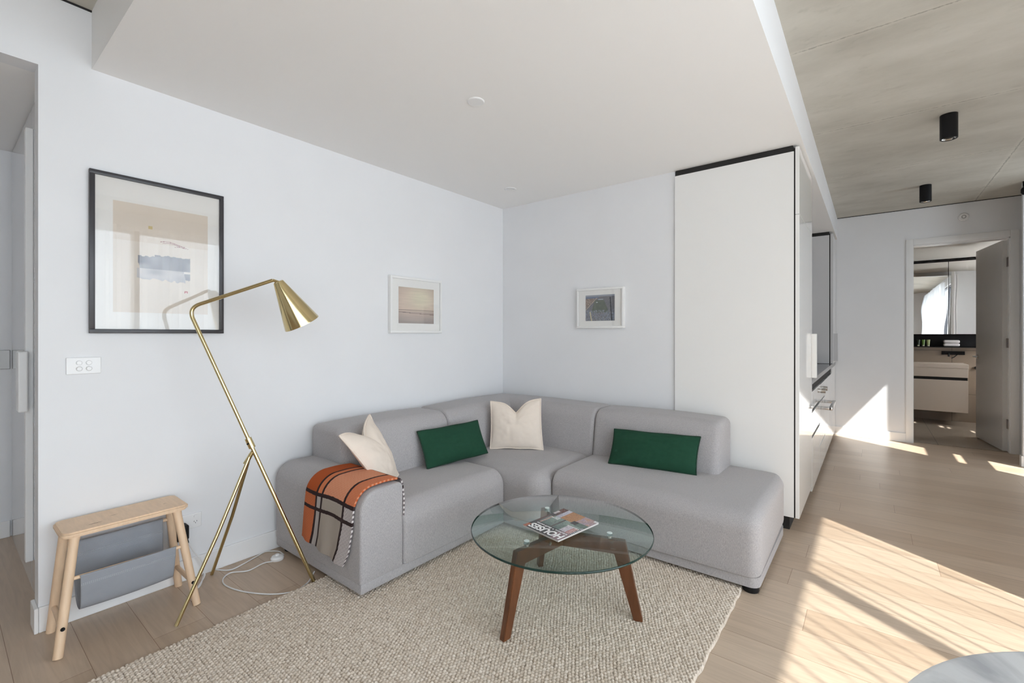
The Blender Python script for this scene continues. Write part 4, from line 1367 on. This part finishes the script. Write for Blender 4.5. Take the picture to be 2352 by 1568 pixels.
    if sgn < 0:
        to_mesh_text('title_lettering', 'HOUSES', 0.060, M_TXT, t, (0.006, -0.052, zt), bold=0.0020, sx=0.86)
        to_mesh_text('subtitle_lettering', 'Kitchens + Bathrooms', 0.021, M_TXT, t, (0.010, -0.074, zt), sx=0.95)
        to_mesh_text('cover_lettering', 'SPECIAL\nISSUE', 0.012, M_TXT, t, (0.145, -0.165, zt + 0.0003))
    return sgn
MAG_SGN = magazine()
print('magazine sgn', MAG_SGN)

# ================================================================== FLOOR LAMP
def lamp():
    t = empty('floor_lamp', (1.19, 2.20, 0))
    tag(t, 'slender brass tripod floor lamp with cone shade beside the armrest', 'floor lamp')
    O = Vector((1.19, 2.20, 0))
    u = Vector((-0.793, 0.609, 0))
    def W_(s, z): return u * s + Vector((0, 0, z))
    # main bent stem: foot -> bend -> arm tip
    foot = W_(0.0, 0.010); bend = W_(0.553, 1.375); tip = W_(0.188, 1.517)
    d1 = (foot - bend).normalized(); d2 = (tip - bend).normalized(); rb = 0.055
    pts = [foot, foot.lerp(bend, 0.5)]
    p1 = bend + d1 * rb; p2 = bend + d2 * rb
    for k in range(11):
        q = k / 10
        pts.append(p1 * (1 - q) ** 2 + bend * 2 * q * (1 - q) + p2 * q * q)
    pts.append(tip)
    tube('stem', pts, 0.0088, M_BRASS, t, seg=20)
    lathe('stem_foot', [(0, 0), (0.008, 0), (0.0095, 0.012), (0, 0.012)], (0, 0, 0), M_BLACK, t, seg=16)
    ax = (bend - foot).normalized()
    J = W_(0.272, 0.668)
    for tx, ty in ((0.651, 2.344), (0.905, 2.700)):
        e = Vector((tx, ty, 0)) - O
        tube('leg', [e + Vector((0, 0, 0.0)), e.lerp(J, 0.5), J + Vector((-0.012, 0.01, 0.0))], [0.0078, 0.0078, 0.0078], M_BRASS, t, seg=16)
    # knuckle joint
    tube('leg_joint', [J + Vector((-0.03, 0.02, -0.045)), J + Vector((-0.004, 0.004, 0.012))], [0.012, 0.009], M_BRASS, t, seg=16)
    # collar
    c0 = foot.lerp(bend, 0.522)
    tube('collar', [c0 - ax * 0.026, c0 + ax * 0.026], 0.0155, M_BRASS, t, seg=28)
    tube('collar_screw', [c0 + Vector((-0.013, -0.010, 0)), c0 + Vector((-0.019, -0.016, 0))], 0.004, M_BLACK, t, seg=10)
    # shade
    sd = (W_(0.052, 1.300) - W_(0.165, 1.512) + Vector((0.458, 0.889, 0)) * 0.06).normalized()
    top = W_(0.165, 1.512)
    sh = lathe('lamp_shade', [(0, 0), (0.019, 0.0), (0.024, 0.003), (0.087, 0.232), (0.0872, 0.236), (0.0855, 0.236), (0.0855, 0.232), (0.022, 0.006), (0, 0.006)], top, M_BRASS, t, axis=sd, seg=72, auto=30)
    lathe('bulb', [(0, 0.10), (0.014, 0.10), (0.022, 0.13), (0.026, 0.155), (0.018, 0.178), (0, 0.184)], top, mat('frosted_bulb', (0.8, 0.8, 0.78), 0.4), t, axis=sd, seg=24)
    tube('shade_neck', [tip + Vector((0, 0, 0.0)), top + sd * 0.004], 0.0075, M_BRASS, t, seg=14)
lamp()

def lamp_cord():
    t = empty('lamp_cord', (0.9, 2.5, 0)); O = Vector((0.9, 2.5, 0))
    tag(t, 'white lamp cord looping over the floorboards behind the brass legs', 'cord')
    def fl(px, py, z=0.004):
        f = 1049.0; a = (px - 1176) / f; d = (1.25 - z) * f / (py - 768)
        return Vector((d * (0.7864 + 0.6177 * a), d * (0.6177 - 0.7864 * a), z)) - O
    path = [fl(722, 1312, 0.02), fl(706, 1338), fl(672, 1358), fl(620, 1364), fl(560, 1358), fl(520, 1345), fl(512, 1330), fl(530, 1315), fl(570, 1310), fl(605, 1293), fl(626, 1289)]
    tube('cord', smooth_path(path, 8), 0.0032, M_CORD, t, seg=8)
    path2 = [fl(652, 1273), fl(640, 1266), fl(612, 1266), fl(590, 1277), fl(560, 1294), fl(530, 1308), fl(500, 1308), fl(474, 1305)]
    # to the wall, then up to the plug
    pl = Vector((0.799, 2.690, 0.205)) - O
    p3 = [fl(474, 1305), fl(462, 1340, 0.006), fl(455, 1348, 0.006), fl(470, 1322, 0.012), Vector((0.872, 2.712, 0.03)) - O, Vector((0.86, 2.705, 0.09)) - O, Vector((0.825, 2.70, 0.15)) - O, pl]
    tube('cord', smooth_path(path2 + p3[1:], 8), 0.0032, M_CORD, t, seg=8)
lamp_cord()
def foot_switch():
    f = 1049.0
    def fl(px, py, z=0.0):
        a = (px - 1176) / f; d = (1.25 - z) * f / (py - 768)
        return Vector((d * (0.7864 + 0.6177 * a), d * (0.6177 - 0.7864 * a), z))
    p = fl(637, 1284)
    t = empty('foot_switch', p)
    tag(t, 'round white foot switch on the lamp cord near the sofa', 'switch')
    lathe('housing', [(0, 0), (0.032, 0), (0.034, 0.004), (0.034, 0.012), (0.028, 0.020), (0.015, 0.023), (0, 0.023)], (0, 0, 0), M_PLAST, t, seg=40)
    lathe('button', [(0.010, 0.022), (0.010, 0.030), (0.008, 0.032), (0, 0.032)], (0, 0, 0), M_PLAST, t, seg=24)
foot_switch()

# ================================================================== STOOL WITH MAGAZINE SLING
def stool():
    cx, cy = 0.535, 2.60
    t = empty('magazine_stool', (cx, cy, 0))
    tag(t, 'low birch side table with grey canvas magazine sling against the wall', 'side table')
    # top: rounded rectangle
    bm = bmesh.new()
    w, d, r = 0.218, 0.108, 0.034
    pts = []
    for (sx, sy, a0) in ((1, 1, 0), (-1, 1, 90), (-1, -1, 180), (1, -1, 270)):
        for k in range(7):
            a = R(a0 + 90 * k / 6)
            pts.append((sx * (w - r) + r * math.cos(a), 0.022 + sy * (d - r) + r * math.sin(a)))
    add_prism(bm, pts, 0.432, 0.455, bev=0.007, seg=3)
    top = bm_obj('tabletop', bm, M_BIRCH, t, auto=40)
    # dark knots in the top
    for (x0, y0, ln, wd) in ((-0.105, -0.028, 0.048, 0.0020), (-0.035, 0.025, 0.03, 0.0014), (0.145, 0.012, 0.014, 0.0014)):
        kb = bmesh.new(); vs = []
        for k in range(10):
            q = k / 10 * 2 * math.pi
            vs.append(kb.verts.new((x0 + ln / 2 * math.cos(q) - 0.0 * math.sin(q), y0 + wd * math.sin(q) + 0.002 * math.cos(q), 0.4553)))
        kb.faces.new(vs)
        bm_obj('knot', kb, mat('dark_knot', s2l((120, 88, 66)), 0.6), top)
    legs = {}
    for (fx, fy, tx, ty, nm) in ((0.303, 2.466, 0.362, 2.545, 'fl'), (0.763, 2.458, 0.708, 2.545, 'fr'), (0.312, 2.712, 0.352, 2.688, 'bl'), (0.763, 2.712, 0.716, 2.688, 'br')):
        a = Vector((fx - cx, fy - cy, 0)); b = Vector((tx - cx, ty - cy, 0.434))
        tube('leg', [a, a.lerp(b, 0.5), a.lerp(b, 0.94), b], [0.0155, 0.0165, 0.0165, 0.0195], M_BIRCH, t, seg=24)
        legs[nm] = (a, b)
    def at(nm, z):
        a, b = legs[nm]; return a.lerp(b, z / 0.434)
    for s_ in ('l', 'r'):
        tube('stretcher', [at('f' + s_, 0.105), at('b' + s_, 0.105)], 0.010, M_BIRCH, t, seg=16)
        p = at('f' + s_, 0.105)
        lathe('bolt', [(0, 0.003), (0.004, 0.003), (0.007, 0.004), (0.007, 0)], p + Vector((0, -0.0158, 0)), M_BLACK, t, axis=(0, -1, 0.05), seg=16)
    F0, F1 = at('fl', 0.272), at('fr', 0.268); B0, B1 = at('bl', 0.350), at('br', 0.350)
    tube('rod', [F0, F1], 0.0075, M_BIRCH, t, seg=14); tube('rod', [B0, B1], 0.0075, M_BIRCH, t, seg=14)
    # sling
    nu, nv = 60, 90
    P = []
    # profile control (y,z) from the front rod down and up to back rod
    prof = smooth_path([(0, F0.y + 0.011, 0.268), (0, F0.y - 0.0095, 0.278), (0, F0.y - 0.010, 0.262), (0, F0.y - 0.002, 0.20), (0, F0.y + 0.020, 0.135), (0, F0.y + 0.075, 0.118),
                        (0, B0.y - 0.055, 0.135), (0, B0.y - 0.022, 0.20), (0, B0.y - 0.011, 0.30), (0, B0.y - 0.010, 0.352), (0, B0.y, 0.3605), (0, B0.y + 0.010, 0.350)], 9)
    nv = len(prof)
    for j, p in enumerate(prof):
        q = j / (nv - 1)
        inset = 0.030 + 0.006 * math.sin(q * math.pi)
        for i in range(nu + 1):
            s_ = i / nu
            x0 = (F0.x * (1 - q) + B0.x * q) + inset; x1 = (F1.x * (1 - q) + B1.x * q) - inset
            x = x0 * (1 - s_) + x1 * s_
            nz = noise.noise(Vector((x * 9, q * 5, 0.3)))
            sag = 0.006 * math.sin(s_ * math.pi) * math.sin(q * math.pi)
            P.append((x, p.y - 0.007 * nz * math.sin(q * math.pi) ** 0.7, p.z - sag + 0.004 * nz * math.sin(q * math.pi)))
    idx = np.arange((nu + 1) * nv).reshape(nv, nu + 1)
    F = np.stack([idx[:-1, :-1], idx[:-1, 1:], idx[1:, 1:], idx[1:, :-1]], -1).reshape(-1, 4)
    me = bpy.data.meshes.new('sling'); grid_mesh(me, np.array(P), F)
    o = mesh_obj('canvas_sling', me, mat('grey_canvas', s2l((150, 153, 159)), 0.85, spec=0.15, bump=0.3, bscale=500, var=0.02, vscale=30), t, smooth=True)
    sol = o.modifiers.new('thick', 'SOLIDIFY'); sol.thickness = 0.0022; sol.offset = 0
    # stitched seams
    def row(z, front=True):
        y = (F0.y - 0.011) if front else (B0.y - 0.014)
        yy = y + (0.0 if front else 0.0)
        xa, xb = (F0.x + 0.035, F1.x - 0.035) if front else (B0.x + 0.035, B1.x - 0.035)
        bm = bmesh.new(); k = 0; x = xa
        while x < xb:
            add_box(bm, x, x + 0.0035, yy - 0.0012, yy + 0.0004, z - 0.0005, z + 0.0005); x += 0.006
        return bm_obj('stitching', bm, mat('pale_thread', (0.55, 0.55, 0.58), 0.6), o)
    row(0.243); row(0.238)
    b2 = row(0.308, False); b2 = row(0.300, False)
stool()

# ================================================================== PICTURES
def picture(name, label, plane, u0, u1, z0, z1, fw, depth, m_frame, mount, img, fnimg, n=(120, 150), mount_fn=None):
    """plane 'L' -> on the left wall (faces -Y); 'B' -> on the back wall (faces -X)"""
    cu = (u0 + u1) / 2; cz = (z0 + z1) / 2
    w = u1 - u0; h = z1 - z0
    if plane == 'L': t = empty(name, (cu, YL, cz), 0)
    else: t = empty(name, (XB, cu, cz), R(-90))
    # local: x right (seen from room), -y towards the room
    tag(t, label, 'picture', 'framed pictures on the walls')
    bm = bmesh.new()
    add_box(bm, -w / 2, w / 2, -depth, 0, h / 2 - fw, h / 2, 0.0015); add_box(bm, -w / 2, w / 2, -depth, 0, -h / 2, -h / 2 + fw, 0.0015)
    add_box(bm, -w / 2, -w / 2 + fw, -depth, 0, -h / 2 + fw, h / 2 - fw, 0.0015); add_box(bm, w / 2 - fw, w / 2, -depth, 0, -h / 2 + fw, h / 2 - fw, 0.0015)
    bm_obj('frame', bm, m_frame, t, auto=35)
    mb = mat('mount_board', s2l((246, 245, 242)), 0.7) if not mount_fn else M_ATTR
    iw, ih = w - 2 * fw, h - 2 * fw
    yb = -depth + 0.012
    if mount_fn:
        color_grid('artwork', (-iw / 2, yb, -ih / 2), (iw, 0, 0), (0, 0, ih), n[0], n[1], mount_fn, M_ATTR, t)
    else:
        a, b, c, d = mount      # image window left,right,bottom,top in local coords
        bm = bmesh.new()
        yy0, yy1 = yb - 0.0015, yb + 0.001
        add_box(bm, -iw / 2, iw / 2, yy0, yy1, d, ih / 2); add_box(bm, -iw / 2, iw / 2, yy0, yy1, -ih / 2, c)
        add_box(bm, -iw / 2, a, yy0, yy1, c, d); add_box(bm, b, iw / 2, yy0, yy1, c, d)
        bm_obj('mount', bm, mb, t)
        color_grid('print', (a - 0.002, yb, c - 0.002), (b - a + 0.004, 0, 0), (0, 0, d - c + 0.004), n[0], n[1], fnimg, M_ATTR, t)
    box('backing', -iw / 2, iw / 2, yb + 0.002, 0, -ih / 2, ih / 2, M_PAPER, t)
    box('glazing', -iw / 2, iw / 2, -depth + 0.004, -depth + 0.0055, -ih / 2, ih / 2, M_PGLASS, t)
    return t

def art_big(u, v):
    # u left->right, v bottom->top
    C = np.zeros(u.shape + (3,)); C[:] = (232, 229, 224)
    k = (u > 0.125) & (u < 0.895) & (v > 0.115) & (v < 0.855)
    C[k] = (216, 202, 186)
    C[k & (v < 0.6)] = (222, 211, 198)
    n1 = vnoise(u * 40, v * 8, 2); n2 = vnoise(u * 9, v * 30, 5); n3 = vnoise(u * 90, v * 90, 9)
    # slate wash bar
    yb = 0.43 + 0.012 * (n1 - 0.5)
    bar = (u > 0.305 + 0.02 * n2) & (u < 0.735) & (v > 0.395 - 0.02 * n1 - 0.03 * u) & (v < 0.50 + 0.012 * n1 + 0.012 * (u > 0.44))
    C[bar] = mixc(np.broadcast_to(np.array((116, 117, 126), float), C.shape), (172, 171, 176), np.clip(n2 * 0.9, 0, 1))[bar]
    bar2 = (u > 0.30) & (u < 0.71 - 0.04 * n2) & (v > 0.335 - 0.02 * n1 + 0.07 * (1 - u) * 0.6) & (v < 0.42)
    C[bar2] = mixc(np.broadcast_to(np.array((150, 150, 158), float), C.shape), (208, 204, 202), np.clip(0.2 + n2 * 0.8, 0, 1))[bar2]
    notch = (u > 0.68) & (u < 0.735) & (v > 0.405) & (v < 0.42); C[notch] = (228, 222, 214)
    # red ink strokes
    for (a, b, c, w) in ((0.487, 0.690, 0.617, 0.0022), (0.50, 0.70, 0.607, 0.0016), (0.60, 0.72, 0.590, 0.0012)):
        ln = (u > a) & (u < b) & (np.abs(v - (c - 0.05 * (u - a) + 0.008 * np.sin((u - a) * 24))) < w)
        C[ln] = (150, 92, 92)
    g = (np.abs(u - 0.405) < 0.016) & (np.abs(v - 0.705) < 0.011); C[g] = (198, 176, 118)
    r_ = (np.abs(u - 0.700) < 0.013) & (np.abs(v - 0.272) < 0.008)
    C[r_] = mixc(np.broadcast_to(np.array((196, 110, 110), float), C.shape), (232, 205, 205), (n3 > 0.55) * 1.0)[r_]
    return C
def art_sea(u, v):
    C = np.zeros(u.shape + (3,))
    n1 = vnoise(u * 5, v * 5, 3); n2 = vnoise(u * 4, v * 60, 8)
    g = np.exp(-((u - 0.62) ** 2 + (v - 0.72) ** 2) / 0.12)
    C[:] = (222, 200, 184)
    C = mixc(C, (228, 219, 192), np.clip(g, 0, 1))
    low = v < 0.33
    C[low] = mixc(np.broadcast_to(np.array((204, 184, 172), float), C.shape), (156, 150, 148), np.clip(1 - v / 0.28, 0, 1) * 0.8 * (0.5 + 0.5 * n1))[low]
    hz = np.abs(v - 0.375) < 0.004; C[hz] = (130, 112, 104)
    sh = (np.abs(v - (0.30 - 0.05 * u + 0.02 * n1)) < 0.008); C[sh] = (136, 118, 110)
    k = (v > 0.30) & (v < 0.375); C[k] = C[k] * 0.95
    vig = ((u - 0.5) ** 2 + (v - 0.5) ** 2)
    C = C * (1 - 0.35 * np.clip(vig - 0.15, 0, 1))[..., None]
    return C * (0.97 + 0.06 * n2[..., None])
def art_city(u, v):
    C = np.zeros(u.shape + (3,))
    n1 = vnoise(u * 40, v * 40, 3); n2 = vnoise(u * 90, v * 22, 8); n3 = vnoise(u * 12, v * 12, 5)
    C[:] = (102, 104, 114)
    C = mixc(C, (150, 140, 134), n1 * 0.5)
    park = (v < 0.80) & (v > 0.32) & (u > 0.20 + 0.25 * (v - 0.30)) & (u < 0.80 - 0.35 * (v - 0.32))
    C[park] = mixc(np.broadcast_to(np.array((78, 88, 76), float), C.shape), (102, 108, 96), n3)[park]
    sky = v > 0.93; C[sky] = (150, 156, 168)
    wt = (v > 0.86) & (v <= 0.93) & (u < 0.45); C[wt] = (104, 116, 142)
    ln = (np.abs(v - (0.42 + 1.15 * u)) < 0.014) & (u < 0.40); C[ln] = (200, 176, 146)
    west = (v > 0.46 + 1.15 * u) & (v < 0.86); C[west] = mixc(np.broadcast_to(np.array((128, 112, 104), float), C.shape), (196, 176, 154), (n1 > 0.6) * 0.8)[west]
    tw = (v < 0.42) & (n2 > 0.55); C[tw] = mixc(np.broadcast_to(np.array((112, 122, 142), float), C.shape), (170, 172, 176), n1 * 0.8)[tw]
    lake = ((u - 0.53) / 0.09) ** 2 + ((v - 0.815) / 0.015) ** 2 < 1; C[lake] = (190, 205, 215)
    l2 = ((u - 0.40) / 0.03) ** 2 + ((v - 0.71) / 0.015) ** 2 < 1; C[l2] = (205, 210, 214)
    st = np.abs(u - (0.16 + 0.15 * (0.38 - v))) < 0.016; k = st & (v < 0.36); C[k] = (214, 200, 160)
    tk = (np.abs(u - (0.86 + 0.06 * (0.6 - v))) < 0.020) & (v < 0.9); C[tk] = (24, 28, 36)
    return C
M_BFRAME = mat('black_frame', (0.035, 0.033, 0.038), 0.35)
M_WFRAME = mat('white_frame', (0.80, 0.80, 0.79), 0.4)
picture('framed_picture', 'large black-framed abstract print with slate wash bar on the left wall', 'L', 0.436, 0.972, 1.256, 1.990, 0.019, 0.022, M_BFRAME, None, None, None, (240, 320), art_big)
picture('framed_picture', 'white-framed pastel seaside print on the left wall above the sofa', 'L', 2.045, 2.545, 1.262, 1.680, 0.018, 0.034, M_WFRAME, (-0.172, 0.172, -0.137, 0.133), None, art_sea, (90, 80))
picture('framed_picture', 'white-framed aerial city park photo on the wall right of the corner', 'B', 1.512, 1.928, 1.302, 1.625, 0.016, 0.034, M_WFRAME, (-0.130, 0.130, -0.103, 0.107), None, art_city, (110, 90))

# ================================================================== MARBLE DINING TABLE
def marble_mat():
    m = mat('white_marble', (0.7, 0.7, 0.71), 0.18, spec=0.5)
    nt = m.node_tree; n = nt.nodes; l = nt.links; p = n['Principled BSDF']
    tc = n.new('ShaderNodeTexCoord')
    nz = n.new('ShaderNodeTexNoise'); nz.inputs['Scale'].default_value = 4.5; nz.inputs['Detail'].default_value = 8; nz.inputs['Distortion'].default_value = 1.6
    l.new(tc.outputs['Object'], nz.inputs['Vector'])
    cr = n.new('ShaderNodeValToRGB'); e = cr.color_ramp.elements
    e[0].position = 0.38; e[0].color = (0.42, 0.43, 0.45, 1); e[1].position = 0.58; e[1].color = (0.68, 0.69, 0.70, 1)
    l.new(nz.outputs['Fac'], cr.inputs['Fac']); l.new(cr.outputs['Color'], p.inputs['Base Color'])
    return m
def dining_table():
    t = empty('dining_table', (0.728, -0.467, 0))
    tag(t, 'round white marble table at the bottom right corner', 'table')
    lathe('tabletop', [(0, 0.718), (0.445, 0.718), (0.455, 0.724), (0.457, 0.732), (0.453, 0.739), (0.445, 0.742), (0, 0.742)], (0, 0, 0), marble_mat(), t, seg=96)
    lathe('pedestal', [(0, 0.718), (0.10, 0.718), (0.10, 0.70), (0.03, 0.66), (0.028, 0.20), (0.06, 0.06), (0.25, 0.02), (0.26, 0.0), (0, 0)], (0, 0, 0), M_LAM, t, seg=64)
dining_table()
